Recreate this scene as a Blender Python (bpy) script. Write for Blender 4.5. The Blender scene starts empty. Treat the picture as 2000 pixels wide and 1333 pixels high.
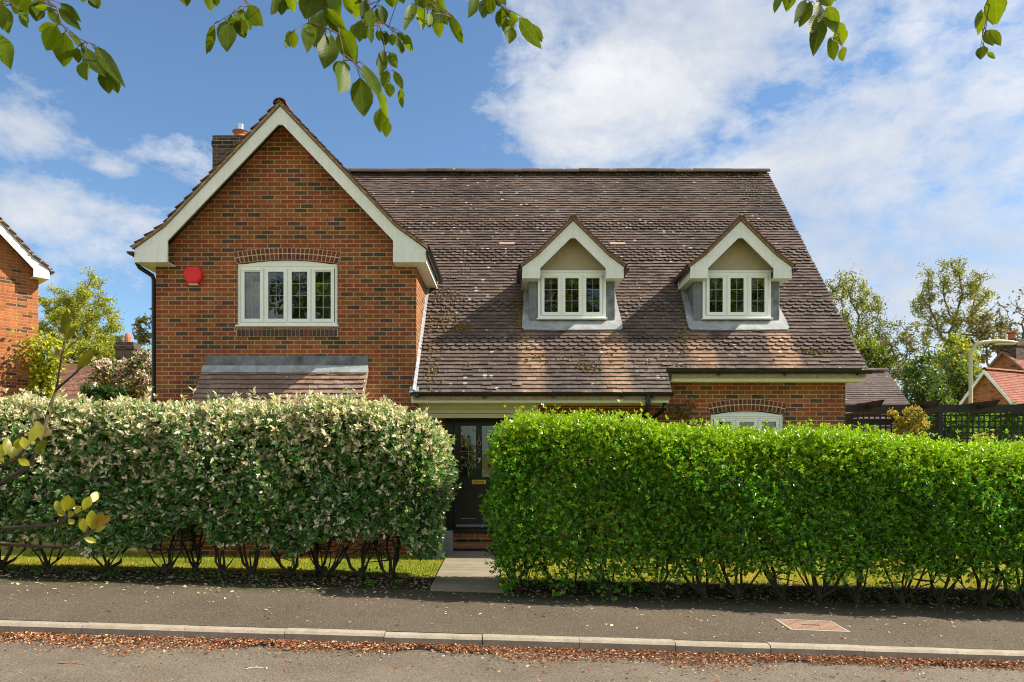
import bpy, math, random
import numpy as np
from mathutils import Vector, Matrix

R = math.radians
random.seed(7)
C = bpy.context.scene.collection
SC = bpy.context.scene
F = 1400.0      # focal length in photo pixels (2000 wide)
HX, HY = 1000.0, 905.0
CZ = 1.73       # eye height


def P(px, py, d):
    return ((px - HX) * d / F, d, CZ + (HY - py) * d / F)


def sm(t):
    t = max(0.0, min(1.0, t))
    return t * t * (3 - 2 * t)


def zg(x, y):
    x = max(-14.0, min(14.0, x))
    t = sm((y - 7) / 5.2)
    return .09 + .07 * t - (.04 + (.008 - .04) * t) * x


def zroad(x):
    return -.04 - .04 * max(-14.0, min(14.0, x))


def yk(x):      # front face of the kerb
    return 6.72 + .042 * max(-30, min(30, x))


# ------------------------------------------------------------------ helpers
def put(o, parent=None):
    C.objects.link(o)
    if parent:
        o.parent = parent
    return o


def tag(o, label=None, cat=None, group=None, kind=None):
    if label: o['label'] = label
    if cat: o['category'] = cat
    if group: o['group'] = group
    if kind: o['kind'] = kind
    return o


def thing(name, label, cat, loc=(0, 0, 0), rz=0, group=None):
    o = bpy.data.objects.new(name, None)
    o.empty_display_size = .2
    o.location = loc
    o.rotation_euler = (0, 0, rz)
    put(o)
    return tag(o, label, cat, group)


class MB:
    """collects shapes, then builds them as one mesh"""
    def __init__(s):
        s.v, s.f, s.c = [], [], []

    def add(s, vs, fs, col=None):
        b = len(s.v)
        s.v += [tuple(p) for p in vs]
        for f in fs:
            s.f.append(tuple(b + i for i in f))
            s.c.append(col)
        return s

    def box(s, x0, x1, y0, y1, z0, z1, col=None):
        v = [(x0, y0, z0), (x1, y0, z0), (x1, y1, z0), (x0, y1, z0), (x0, y0, z1), (x1, y0, z1), (x1, y1, z1), (x0, y1, z1)]
        return s.add(v, [(0, 3, 2, 1), (4, 5, 6, 7), (0, 1, 5, 4), (1, 2, 6, 5), (2, 3, 7, 6), (3, 0, 4, 7)], col)

    def bevbox(s, x0, x1, y0, y1, z0, z1, b=.01, col=None):
        v = []
        for (xa, xb, ya, yb, z) in ((x0 + b, x1 - b, y0 + b, y1 - b, z0), (x0, x1, y0, y1, z0 + b), (x0, x1, y0, y1, z1 - b), (x0 + b, x1 - b, y0 + b, y1 - b, z1)):
            v += [(xa, ya, z), (xb, ya, z), (xb, yb, z), (xa, yb, z)]
        f = [(3, 2, 1, 0), (12, 13, 14, 15)]
        for k in range(3):
            for i in range(4):
                j = (i + 1) % 4
                f.append((k * 4 + i, k * 4 + j, k * 4 + 4 + j, k * 4 + 4 + i))
        return s.add(v, f, col)

    def prism(s, poly, a0, a1, plane='xz', col=None):
        """poly of 2-D points swept between a0 and a1 along the third axis"""
        n = len(poly)
        mk = {'xz': lambda p, a: (p[0], a, p[1]), 'yz': lambda p, a: (a, p[0], p[1]), 'xy': lambda p, a: (p[0], p[1], a)}[plane]
        v = [mk(p, a0) for p in poly] + [mk(p, a1) for p in poly]
        f = [tuple(range(n)), tuple(range(2 * n - 1, n - 1, -1))]
        f += [(i, n + i, n + (i + 1) % n, (i + 1) % n) for i in range(n)]
        return s.add(v, f, col)

    def beam(s, a, b, w, h, col=None):
        a, b = Vector(a), Vector(b)
        d = (b - a).normalized()
        up = Vector((0, 0, 1)) if abs(d.z) < .95 else Vector((0, 1, 0))
        r = d.cross(up).normalized() * w / 2
        u = r.cross(d).normalized() * h / 2
        v = [a - r - u, a + r - u, a + r + u, a - r + u, b - r - u, b + r - u, b + r + u, b - r + u]
        return s.add(v, [(0, 3, 2, 1), (4, 5, 6, 7), (0, 1, 5, 4), (1, 2, 6, 5), (2, 3, 7, 6), (3, 0, 4, 7)], col)

    def tube(s, pts, rad, n=8, col=None, cap=True):
        pts = [Vector(p) for p in pts]
        if not hasattr(rad, '__len__'): rad = [rad] * len(pts)
        ref = Vector((.31, .2, .93))
        rings = []
        for i, p in enumerate(pts):
            d = (pts[min(i + 1, len(pts) - 1)] - pts[max(i - 1, 0)]).normalized()
            if abs(d.dot(ref)) > .97: ref = Vector((.9, .3, .1))
            a = d.cross(ref).normalized()
            b = d.cross(a)
            ref2 = b.cross(d)
            rings.append([p + (a * math.cos(2 * math.pi * k / n) + b * math.sin(2 * math.pi * k / n)) * rad[i] for k in range(n)])
        v = [q for r in rings for q in r]
        f = []
        for i in range(len(pts) - 1):
            for k in range(n):
                k2 = (k + 1) % n
                f.append((i * n + k, i * n + k2, (i + 1) * n + k2, (i + 1) * n + k))
        if cap:
            f.append(tuple(range(n - 1, -1, -1)))
            f.append(tuple((len(pts) - 1) * n + k for k in range(n)))
        return s.add(v, f, col)

    def lathe(s, prof, cx, cy, n=20, col=None):
        v, f = [], []
        for (r, z) in prof:
            v += [(cx + r * math.cos(2 * math.pi * k / n), cy + r * math.sin(2 * math.pi * k / n), z) for k in range(n)]
        for i in range(len(prof) - 1):
            for k in range(n):
                k2 = (k + 1) % n
                f.append((i * n + k, i * n + k2, (i + 1) * n + k2, (i + 1) * n + k))
        f.append(tuple(range(n - 1, -1, -1)))
        f.append(tuple((len(prof) - 1) * n + k for k in range(n)))
        return s.add(v, f, col)

    def gutter(s, a, b, r=.055):
        """half-round channel from a to b"""
        a, b = Vector(a), Vector(b)
        d = (b - a).normalized()
        side = d.cross(Vector((0, 0, 1))).normalized()
        n = 8
        v = []
        for p in (a, b):
            for rr in (r, r - .008):
                for k in range(n + 1):
                    t = math.pi * k / n
                    v.append(p + side * math.cos(t) * rr - Vector((0, 0, 1)) * math.sin(t) * rr)
        m = n + 1
        f = []
        for k in range(n):
            f.append((k, k + 1, 2 * m + k + 1, 2 * m + k))
            f.append((m + k, 3 * m + k, 3 * m + k + 1, m + k + 1))
        for e in (0, n):
            f.append((e, 2 * m + e, 3 * m + e, m + e))
        f.append(tuple(range(m)))
        f.append(tuple(range(2 * m, 3 * m)))
        return s.add(v, f)

    def build(s, name, mat, parent=None, smooth=False, loc=None):
        me = bpy.data.meshes.new(name)
        me.from_pydata(s.v, [], s.f)
        uv = me.uv_layers.new(name='uv').data
        for p in me.polygons:
            nx, ny, nz = p.normal
            h = math.hypot(nx, ny)
            if h < .3:
                t = (1, 0, 0); w = (0, 1, 0)
            else:
                t = (-ny / h, nx / h, 0)
                if abs(t[0]) > abs(t[1]):
                    if t[0] < 0: t = (-t[0], -t[1], 0)
                elif t[1] < 0: t = (-t[0], -t[1], 0)
                w = (0, 0, 1)
            for li in p.loop_indices:
                c = me.vertices[me.loops[li].vertex_index].co
                uv[li].uv = (c.x * t[0] + c.y * t[1], c.x * w[0] + c.y * w[1] + c.z * w[2])
        if any(c is not None for c in s.c):
            at = me.attributes.new('col', 'FLOAT_COLOR', 'FACE')
            at.data.foreach_set('color', [q for c in s.c for q in (*(c or (.5, .5, .5)), 1)])
        if smooth:
            me.polygons.foreach_set('use_smooth', [True] * len(me.polygons))
        me.materials.append(mat)
        o = bpy.data.objects.new(name, me)
        if loc: o.location = loc
        return put(o, parent)


def np_mesh(name, V, Fs, mat, parent=None, cols=None, smooth=False):
    """fast mesh from a vertex array and a list of (M,k) index arrays; cols (sum M, 3) per face"""
    me = bpy.data.meshes.new(name)
    V = np.asarray(V, dtype=np.float32)
    me.vertices.add(len(V))
    me.vertices.foreach_set('co', V.ravel())
    idx = np.concatenate([f.ravel() for f in Fs]).astype(np.int32)
    tot = np.concatenate([np.full(len(f), f.shape[1], dtype=np.int32) for f in Fs])
    st = np.concatenate([[0], np.cumsum(tot)[:-1]]).astype(np.int32)
    me.loops.add(len(idx))
    me.loops.foreach_set('vertex_index', idx)
    me.polygons.add(len(tot))
    me.polygons.foreach_set('loop_start', st)
    me.polygons.foreach_set('use_smooth', np.full(len(tot), bool(smooth)))
    me.update(calc_edges=True)
    if cols is not None:
        at = me.attributes.new('col', 'FLOAT_COLOR', 'FACE')
        c4 = np.ones((len(cols), 4), dtype=np.float32)
        c4[:, :3] = cols
        at.data.foreach_set('color', c4.ravel())
    me.materials.append(mat)
    return put(bpy.data.objects.new(name, me), parent)


def unit(a):
    return a / np.maximum(np.linalg.norm(a, axis=1, keepdims=True), 1e-9)


def leaf_arrays(pos, axis, nrm, L, W, fold=.25, droop=.12):
    """six-point folded leaves (two quads each)"""
    n = len(pos)
    axis = unit(axis)
    side = unit(np.cross(axis, nrm))
    up = np.cross(side, axis)
    L = L[:, None]; W = W[:, None]
    def pt(t, w, h):
        return pos + axis * L * t + side * W * w + up * (W * h) - up * L * droop * t * t
    V = np.stack([pt(0, 0, 0), pt(.3, .45, fold * .45), pt(.68, .42, fold * .42), pt(1, 0, 0), pt(.68, -.42, fold * .42), pt(.3, -.45, fold * .45)], 1).reshape(-1, 3)
    b = np.arange(n)[:, None] * 6
    Fa = np.concatenate([b + np.array([[0, 1, 2, 3]]), b + np.array([[0, 3, 4, 5]])], 1).reshape(-1, 4)
    return V, Fa


# ------------------------------------------------------------------ materials
class NT:
    def __init__(s, name):
        s.m = bpy.data.materials.new(name)
        s.m.use_nodes = True
        s.t = s.m.node_tree
        s.b = s.t.nodes['Principled BSDF']
        s.out = s.t.nodes['Material Output']

    def n(s, kind, **kw):
        nd = s.t.nodes.new('ShaderNode' + kind)
        for k, v in kw.items():
            if k in nd.inputs: nd.inputs[k].default_value = v
            else: setattr(nd, k, v)
        return nd

    def l(s, a, b):
        s.t.links.new(a, b)

    def noise(s, vec, scale, detail=4, rough=.55, dist=0):
        nd = s.n('TexNoise')
        nd.inputs['Scale'].default_value = scale
        nd.inputs['Detail'].default_value = detail
        nd.inputs['Roughness'].default_value = rough
        nd.inputs['Distortion'].default_value = dist
        if vec is not None: s.l(vec, nd.inputs['Vector'])
        return nd.outputs['Fac']

    def ramp(s, fac, stops, interp='LINEAR'):
        nd = s.n('ValToRGB')
        cr = nd.color_ramp
        cr.interpolation = interp
        while len(cr.elements) < len(stops): cr.elements.new(.5)
        for e, (p, c) in zip(cr.elements, stops):
            e.position = p
            e.color = (*c, 1) if hasattr(c, '__len__') else (c, c, c, 1)
        s.l(fac, nd.inputs[0])
        return nd.outputs[0]

    def mix(s, fac, a, b, mode='MIX'):
        nd = s.n('MixRGB', blend_type=mode)
        for v, i in ((fac, 0), (a, 1), (b, 2)):
            if hasattr(v, 'is_linked'): s.l(v, nd.inputs[i])
            elif i == 0: nd.inputs[0].default_value = v
            else: nd.inputs[i].default_value = (*v, 1)
        return nd.outputs[0]

    def math(s, op, a, b=0.0, c=None, clamp=False):
        nd = s.n('Math', operation=op, use_clamp=clamp)
        for i, v in enumerate((a, b) if c is None else (a, b, c)):
            if hasattr(v, 'is_linked'): s.l(v, nd.inputs[i])
            else: nd.inputs[i].default_value = v
        return nd.outputs[0]

    def bump(s, h, strength=.3, dist=.01):
        nd = s.n('Bump', Strength=strength, Distance=dist)
        s.l(h, nd.inputs['Height'])
        s.l(nd.outputs[0], s.b.inputs['Normal'])

    def obj(s):
        return s.n('TexCoord').outputs['Object']

    def uv(s):
        return s.n('TexCoord').outputs['UV']

    def col(s):
        nd = s.n('Attribute'); nd.attribute_name = 'col'
        return nd.outputs['Color']

    def base(s, c):
        if hasattr(c, 'is_linked'): s.l(c, s.b.inputs['Base Color'])
        else: s.b.inputs['Base Color'].default_value = (*c, 1)

    def set(s, rough=.6, spec=.4, metal=0):
        s.b.inputs['Roughness'].default_value = rough
        s.b.inputs['Specular IOR Level'].default_value = spec
        s.b.inputs['Metallic'].default_value = metal
        return s


def m_plain(name, c, rough=.5, var=.12, scale=6, spec=.4, metal=0, bump=0):
    t = NT(name).set(rough, spec, metal)
    o = t.obj()
    f = t.noise(o, scale, 6, .6)
    lo = tuple(q * (1 - var) for q in c); hi = tuple(min(1, q * (1 + var)) for q in c)
    t.base(t.ramp(f, [(.3, lo), (.7, hi)]))
    if bump: t.bump(t.noise(o, scale * 12, 3), bump, .004)
    return t.m


def m_brick(name, dark=(.092, .058, .044), red=(.285, .070, .029), org=(.40, .120, .041), mortar=(.54, .40, .205), ramp=(.13, .24, .62)):
    t = NT(name).set(.85, .2)
    uv = t.uv()
    br = t.n('TexBrick', offset=.5, squash=1.0)
    for k, v in (('Scale', 1.0), ('Mortar Size', .008), ('Mortar Smooth', .15), ('Bias', 0.0), ('Brick Width', .225), ('Row Height', .075)):
        br.inputs[k].default_value = v
    br.inputs['Color1'].default_value = (0, 0, 0, 1); br.inputs['Color2'].default_value = (1, 1, 1, 1); br.inputs['Mortar'].default_value = (.5, .5, .5, 1)
    # slightly wobbly brick edges
    wob = t.n('TexNoise', Scale=14.0, Detail=3.0)
    t.l(uv, wob.inputs['Vector'])
    vs = t.n('VectorMath', operation='SCALE'); vs.inputs['Scale'].default_value = .006
    t.l(wob.outputs['Color'], vs.inputs[0])
    va = t.n('VectorMath', operation='ADD'); t.l(uv, va.inputs[0]); t.l(vs.outputs[0], va.inputs[1])
    t.l(va.outputs[0], br.inputs['Vector'])
    tint = t.ramp(br.outputs['Color'], [(0, dark), (ramp[0], tuple(q * 1.25 for q in dark)), (ramp[1], red), (ramp[2], tuple((a + b) / 2 for a, b in zip(red, org))), (1, org)])
    fine = t.noise(uv, 45, 6, .7)
    c = t.mix(.55, tint, t.ramp(fine, [(.25, .45), (.75, 1.35)]), 'MULTIPLY')
    # burnt patches inside single bricks
    pat = t.ramp(t.noise(uv, 9, 4, .6), [(.56, 0), (.68, 1)])
    c = t.mix(t.math('MULTIPLY', pat, .55), c, tuple(q * 1.1 for q in dark))
    mo = t.ramp(t.noise(uv, 30, 5, .7), [(.3, tuple(q * .72 for q in mortar)), (.7, mortar)])
    c = t.mix(br.outputs['Fac'], c, mo)
    big = t.ramp(t.noise(t.obj(), .9, 7, .68), [(.3, .62), (.7, 1.15)])
    c = t.mix(.85, c, big, 'MULTIPLY')
    mp_ = t.n('Mapping'); mp_.inputs['Scale'].default_value = (5, 5, .45); t.l(t.obj(), mp_.inputs[0])
    stk = t.ramp(t.noise(mp_.outputs[0], 1.3, 6, .7), [(.34, .68), (.52, 1.0)])
    c = t.mix(.6, c, stk, 'MULTIPLY')
    eff = t.math('MULTIPLY', t.ramp(t.noise(t.obj(), 2.1, 8, .72), [(.6, 0), (.72, 1)]), t.math('MULTIPLY', fine, .35))
    t.base(t.mix(eff, c, (.46, .36, .27)))
    h = t.math('ADD', t.math('MULTIPLY', t.math('SUBTRACT', 1.0, br.outputs['Fac']), 1.0), t.math('MULTIPLY', fine, .4))
    t.bump(h, .9, .008)
    return t.m


def m_tile(name, stops, lichen=.0, moss=.0, wash=None):
    """clay tiles: 'col' face attribute .r is a random number per tile"""
    t = NT(name).set(.9, .15)
    o = t.obj()
    rnd = t.n('SeparateColor'); t.l(t.col(), rnd.inputs[0])
    broad = t.noise(o, .55, 5, .6)
    f = t.math('ADD', t.math('MULTIPLY', rnd.outputs[0], .24), t.math('MULTIPLY', broad, .76))
    c = t.ramp(f, stops)
    fine = t.noise(o, 26, 6, .7)
    c = t.mix(.75, c, t.ramp(fine, [(.25, .5), (.75, 1.45)]), 'MULTIPLY')
    if wash:
        sx = t.n('SeparateXYZ'); t.l(o, sx.inputs[0])
        tot = None
        wob = t.math('MULTIPLY', t.math('SUBTRACT', t.noise(o, 3.5, 5, .7), .5), .28)
        xx = t.math('ADD', sx.outputs[0], wob)
        for (a, b) in wash:
            d = t.math('ABSOLUTE', t.math('SUBTRACT', xx, (a + b) / 2))
            k = t.math('SUBTRACT', 1.0, t.math('MULTIPLY', t.math('SUBTRACT', d, (b - a) / 2 - .09), 7), clamp=True)
            tot = k if tot is None else t.math('MAXIMUM', tot, k)
        zl = t.math('MULTIPLY', t.math('SUBTRACT', 4.12, sx.outputs[2]), 9, clamp=True)
        k = t.math('MULTIPLY', t.math('MULTIPLY', tot, zl), t.ramp(t.noise(o, 8, 5, .7), [(.25, .45), (.6, .95)]))
        c = t.mix(k, c, t.ramp(t.math('ADD', t.math('MULTIPLY', rnd.outputs[1], .5), t.math('MULTIPLY', fine, .5)), [(.2, (.21, .125, .085)), (.8, (.43, .275, .185))]))
    if moss:
        mm = t.ramp(t.noise(o, 1.3, 7, .68), [(.62, 0), (.72, 1)])
        mf = t.ramp(t.noise(o, 17, 6, .7), [(.5, 0), (.62, 1)])
        c = t.mix(t.math('MULTIPLY', t.math('MULTIPLY', mm, mf), moss), c, (.14, .11, .022))
    if lichen:
        vo = t.n('TexVoronoi', Scale=9.0); t.l(o, vo.inputs['Vector'])
        ns = t.noise(o, 60, 4, .7)
        dd = t.math('ADD', vo.outputs['Distance'], t.math('MULTIPLY', t.math('SUBTRACT', ns, .5), .3))
        sp = t.n('SeparateColor'); t.l(vo.outputs['Color'], sp.inputs[0])
        sz_ = t.n('SeparateXYZ'); t.l(o, sz_.inputs[0])
        bd = t.math('MAXIMUM', t.math('LESS_THAN', t.math('ABSOLUTE', t.math('SUBTRACT', sz_.outputs[2], 5.92)), .2), t.math('LESS_THAN', t.math('ABSOLUTE', t.math('SUBTRACT', sz_.outputs[2], 6.77)), .2))
        pick = t.math('GREATER_THAN', sp.outputs[0], t.math('MULTIPLY_ADD', bd, -.40, .82))
        mk = t.math('MULTIPLY', t.math('LESS_THAN', dd, t.math('MULTIPLY', sp.outputs[1], .36)), pick)
        dens = t.ramp(t.noise(o, .9, 4, .6), [(.35, .1), (.65, 1)])
        c = t.mix(t.math('MULTIPLY', t.math('MULTIPLY', mk, dens), lichen), c, (.62, .60, .55))
    t.base(c)
    t.bump(fine, .5, .006)
    return t.m


def m_leaf(name, trans=.3, rough=.4, spec=.45, back=None, backmix=.0, veins=False, tcol=(1.25, 1.35, .5)):
    t = NT(name).set(rough, spec)
    c = t.col()
    if veins:
        uv = t.n('SeparateXYZ'); t.l(t.uv(), uv.inputs[0])
        au = t.math('ABSOLUTE', uv.outputs[0])
        ph = t.math('SUBTRACT', t.math('MULTIPLY', uv.outputs[1], 9.0), t.math('MULTIPLY', au, 3.2))
        fr = t.math('ABSOLUTE', t.math('SUBTRACT', t.math('FRACT', ph), .5))
        vn = t.math('LESS_THAN', fr, .07)
        mid = t.math('LESS_THAN', au, .05)
        vv = t.math('MAXIMUM', t.math('MULTIPLY', vn, .45), mid)
        nz = t.noise(t.obj(), 60, 4, .6)
        c = t.mix(.6, c, t.ramp(nz, [(.3, .7), (.7, 1.2)]), 'MULTIPLY')
        c = t.mix(t.math('MULTIPLY', vv, .5), c, (.16, .2, .03))
        t.bump(fr, .12, .003)
    if back:
        g = t.n('NewGeometry')
        c = t.mix(t.math('MULTIPLY', g.outputs['Backfacing'], backmix), c, back)
    t.base(c)
    tr = t.n('BsdfTranslucent')
    t.l(t.mix(1.0, c, tcol, 'MULTIPLY'), tr.inputs['Color'])
    ms = t.n('MixShader'); ms.inputs[0].default_value = trans
    t.l(t.b.outputs[0], ms.inputs[1]); t.l(tr.outputs[0], ms.inputs[2])
    t.l(ms.outputs[0], t.out.inputs['Surface'])
    return t.m


def m_attr(name, rough=.8, bump=0, var=.5):
    t = NT(name).set(rough, .25)
    o = t.obj()
    f = t.noise(o, 30, 5, .7)
    t.base(t.mix(var, t.col(), t.ramp(f, [(.25, .6), (.75, 1.35)]), 'MULTIPLY'))
    if bump: t.bump(f, bump, .005)
    return t.m


def m_asphalt(name, base, warm, stones, green=0.0, rust=0.0):
    t = NT(name).set(.9, .25)
    o = t.obj()
    f1 = t.noise(o, 55, 4, .8)
    f2 = t.noise(o, .7, 6, .65)
    c = t.mix(1.0, t.ramp(f2, [(.3, base), (.7, warm)]), t.ramp(f1, [(.3, .42), (.55, 1.0), (.75, 1.75)]), 'MULTIPLY')
    vo = t.n('TexVoronoi', Scale=95.0); t.l(o, vo.inputs['Vector'])
    sp = t.n('SeparateColor'); t.l(vo.outputs['Color'], sp.inputs[0])
    pk = t.math('MULTIPLY', t.math('GREATER_THAN', sp.outputs[0], .8), t.math('LESS_THAN', vo.outputs['Distance'], .35))
    c = t.mix(t.math('MULTIPLY', pk, .8), c, stones)
    sx = t.n('SeparateXYZ'); t.l(o, sx.inputs[0])
    if green:
        yy = t.math('ADD', sx.outputs[1], t.math('MULTIPLY', t.math('SUBTRACT', t.noise(o, 2.5, 6, .7), .5), .8))
        g = t.math('MULTIPLY', t.math('MULTIPLY', t.math('SUBTRACT', yy, 8.35), 2.4, clamp=True), green)
        c = t.mix(g, c, t.ramp(t.noise(o, 40, 4, .7), [(.3, (.02, .022, .008)), (.7, (.07, .075, .025))]))
    if rust:
        m = t.ramp(t.noise(o, 1.6, 7, .72, .5), [(.58, 0), (.72, 1)])
        c = t.mix(t.math('MULTIPLY', m, rust), c, (.15, .07, .035))
    t.base(c)
    t.bump(t.math('ADD', f1, t.math('MULTIPLY', vo.outputs['Distance'], .5)), .7, .006)
    return t.m


M = {}
M['brick'] = m_brick('brickwork')
M['brick2'] = m_brick('neighbour_brickwork', dark=(.13, .06, .04), red=(.44, .125, .045), org=(.56, .19, .065), mortar=(.55, .36, .18), ramp=(.1, .17, .5))
M['chimney'] = m_brick('sooty_brickwork', dark=(.035, .028, .024), red=(.075, .048, .036), org=(.15, .09, .06), mortar=(.24, .22, .17))
M['tile'] = m_tile('weathered_tiles', [(.2, (.058, .044, .040)), (.42, (.104, .078, .068)), (.6, (.152, .112, .095)), (.82, (.23, .165, .135))], lichen=.85, moss=.85,
                   wash=[(.10, .56), (1.52, 2.0), (3.06, 3.52), (4.45, 4.95)])
M['tile_warm'] = m_tile('brown_tiles', [(.25, (.10, .05, .035)), (.5, (.18, .09, .06)), (.8, (.27, .14, .09))], lichen=.5, moss=.8)
M['tile_bay'] = m_tile('bay_tiles', [(.25, (.17, .105, .08)), (.5, (.26, .17, .13)), (.8, (.38, .26, .205))], lichen=.9, moss=.5)
M['tile_red'] = m_tile('red_tiles', [(.25, (.22, .085, .06)), (.5, (.30, .12, .085)), (.8, (.38, .165, .12))], lichen=.1)
M['tile_grey'] = m_tile('grey_tiles', [(.25, (.10, .075, .068)), (.5, (.14, .105, .095)), (.8, (.19, .15, .135))], lichen=.6)
t = NT('white_boarding').set(.45, .4)
o = t.obj(); mp = t.n('Mapping'); mp.inputs['Scale'].default_value = (9, 9, .8); t.l(o, mp.inputs[0])
st = t.ramp(t.noise(mp.outputs[0], 1.5, 5, .7), [(.3, .89), (.6, 1.0)]); gr = t.ramp(t.noise(o, 1.7, 7, .7), [(.3, .88), (.65, 1.0)])
t.base(t.mix(1.0, t.mix(1.0, t.ramp(t.noise(o, 30, 3), [(.2, (.84, .85, .79)), (.8, (.88, .885, .83))]), st, 'MULTIPLY'), gr, 'MULTIPLY')); M['white'] = t.m
M['cream'] = m_plain('cream_boarding', (.66, .63, .44), .5, .06, 2)
M['upvc'] = m_plain('window_frame_white', (.85, .86, .81), .3, .03, 5)
M['black'] = m_plain('black_gutter_plastic', (.012, .012, .013), .35, .3, 8)
M['door'] = m_plain('black_door_paint', (.012, .014, .012), .3, .25, 5)
M['lead'] = m_plain('weathered_lead', (.145, .155, .168), .55, .6, 4, .5, .0, .25)
M['lead_pale'] = m_plain('pale_lead', (.32, .33, .33), .55, .28, 6, .5, 0, .2)
M['lead_mid'] = m_plain('mid_grey_lead', (.30, .315, .33), .55, .3, 7, .5, 0, .2)
M['render'] = m_plain('beige_render', (.42, .35, .23), .9, .08, 9, .2, 0, .5)
M['arch'] = m_attr('arch_bricks', .55, .4, .6)
M['paint'] = m_attr('painted_parts', .5, .1, .25)
M['brass'] = m_plain('brass', (.62, .42, .10), .3, .1, 20, .5, .85)
M['chrome'] = m_plain('chrome', (.6, .6, .6), .25, .05, 20, .5, .9)
M['red_plastic'] = m_plain('red_plastic', (.78, .010, .012), .35, .05, 8)
M['terracotta'] = m_plain('terracotta', (.42, .14, .065), .7, .15, 9)
M['mortar'] = m_plain('verge_mortar', (.34, .25, .17), .9, .35, 20, .2, 0, .6)
M['room'] = m_plain('dim_room_wall', (.22, .24, .19), .9, .3, 2)
M['curtain'] = m_plain('curtain_cloth', (.52, .46, .33), .9, .12, 6)
M['blind'] = m_plain('blind_cloth', (.30, .34, .24), .9, .08, 6)
M['planter'] = m_plain('grey_planter', (.20, .225, .245), .6, .12, 14, .4, 0, .5)
M['timber'] = m_plain('dark_stained_timber', (.018, .017, .016), .6, .45, 7, .35, 0, .4)
M['bark'] = m_plain('bark', (.15, .13, .085), .9, .5, 12, .2, 0, .7)
M['bark_dark'] = m_plain('dark_hedge_stems', (.055, .043, .03), .9, .45, 20, .2, 0, .7)
M['twig'] = m_plain('young_twigs', (.12, .07, .04), .7, .3, 30, .3, 0, .2)
M['twig_dark'] = m_plain('dark_twigs', (.055, .035, .025), .7, .3, 30, .3, 0, .2)
M['vent'] = m_plain('pink_vent', (.45, .30, .25), .7, .1, 9)
M['lamp'] = m_plain('pale_olive_paint', (.50, .47, .30), .45, .08, 3)
M['lamp_lens'] = m_plain('lamp_lens', (.55, .53, .48), .2, .05, 5)
M['mat'] = m_plain('rubber_mat', (.015, .015, .017), .8, .4, 30, .3, 0, .6)

# window glass: thin clear pane that reflects the street
t = NT('window_glass')
gl = t.n('BsdfGlossy', Roughness=.015); tr = t.n('BsdfTransparent'); tr.inputs['Color'].default_value = (.78, .83, .78, 1)
wv = t.noise(t.obj(), 2.2, 2, .4)
bp = t.n('Bump', Strength=.12, Distance=.05); t.l(wv, bp.inputs['Height']); t.l(bp.outputs[0], gl.inputs['Normal'])
fr = t.n('Fresnel', IOR=1.75); ms = t.n('MixShader')
t.l(fr.outputs[0], ms.inputs[0]); t.l(tr.outputs[0], ms.inputs[1]); t.l(gl.outputs[0], ms.inputs[2]); t.l(ms.outputs[0], t.out.inputs['Surface'])
M['glass'] = t.m

M['road'] = m_asphalt('road_asphalt', (.105, .085, .062), (.20, .162, .12), (.34, .30, .25), rust=.55)
M['pavement'] = m_asphalt('pavement_asphalt', (.078, .060, .040), (.122, .094, .066), (.36, .32, .26), green=.8, rust=.25)
t = NT('kerb_concrete').set(.85, .3)
o = t.obj(); f = t.noise(o, 5, 8, .72); f2 = t.noise(o, 60, 4, .7)
c = t.mix(.9, t.ramp(f, [(.3, (.25, .205, .15)), (.7, (.40, .34, .26))]), t.ramp(f2, [(.3, .75), (.7, 1.2)]), 'MULTIPLY')
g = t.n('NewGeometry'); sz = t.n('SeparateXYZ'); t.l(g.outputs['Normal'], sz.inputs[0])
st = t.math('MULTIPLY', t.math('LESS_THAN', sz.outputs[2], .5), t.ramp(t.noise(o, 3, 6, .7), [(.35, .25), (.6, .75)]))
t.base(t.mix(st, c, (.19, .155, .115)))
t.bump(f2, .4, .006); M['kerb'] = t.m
t = NT('path_concrete').set(.85, .3)
o = t.obj(); f = t.noise(o, 2.4, 8, .72); f2 = t.noise(o, 70, 4, .7)
mp = t.n('Mapping'); mp.inputs['Scale'].default_value = (.4, 9, 1); t.l(o, mp.inputs[0])
f3 = t.noise(mp.outputs[0], 1.2, 5, .7)
c = t.mix(.8, t.ramp(f, [(.3, (.21, .172, .122)), (.7, (.32, .27, .20))]), t.ramp(f2, [(.3, .75), (.7, 1.2)]), 'MULTIPLY')
t.base(t.mix(.6, c, t.ramp(f3, [(.35, .65), (.6, 1.1)]), 'MULTIPLY')); t.bump(f2, .4, .006); M['path'] = t.m
t = NT('soil').set(.95, .1)
o = t.obj(); f = t.noise(o, 9, 8, .75)
t.base(t.ramp(f, [(.3, (.02, .016, .01)), (.55, (.05, .038, .022)), (.75, (.10, .075, .045))])); t.bump(f, 1, .03); M['soil'] = t.m
t = NT('lawn').set(.95, .1)
o = t.obj(); f = t.noise(o, 1.4, 7, .7); f2 = t.noise(o, 40, 4, .7)
c = t.ramp(f, [(.3, (.12, .17, .016)), (.5, (.22, .225, .025)), (.7, (.36, .27, .04))])
t.base(t.mix(.7, c, t.ramp(f2, [(.3, .6), (.7, 1.3)]), 'MULTIPLY')); t.bump(f2, .8, .02); M['lawn'] = t.m

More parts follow.
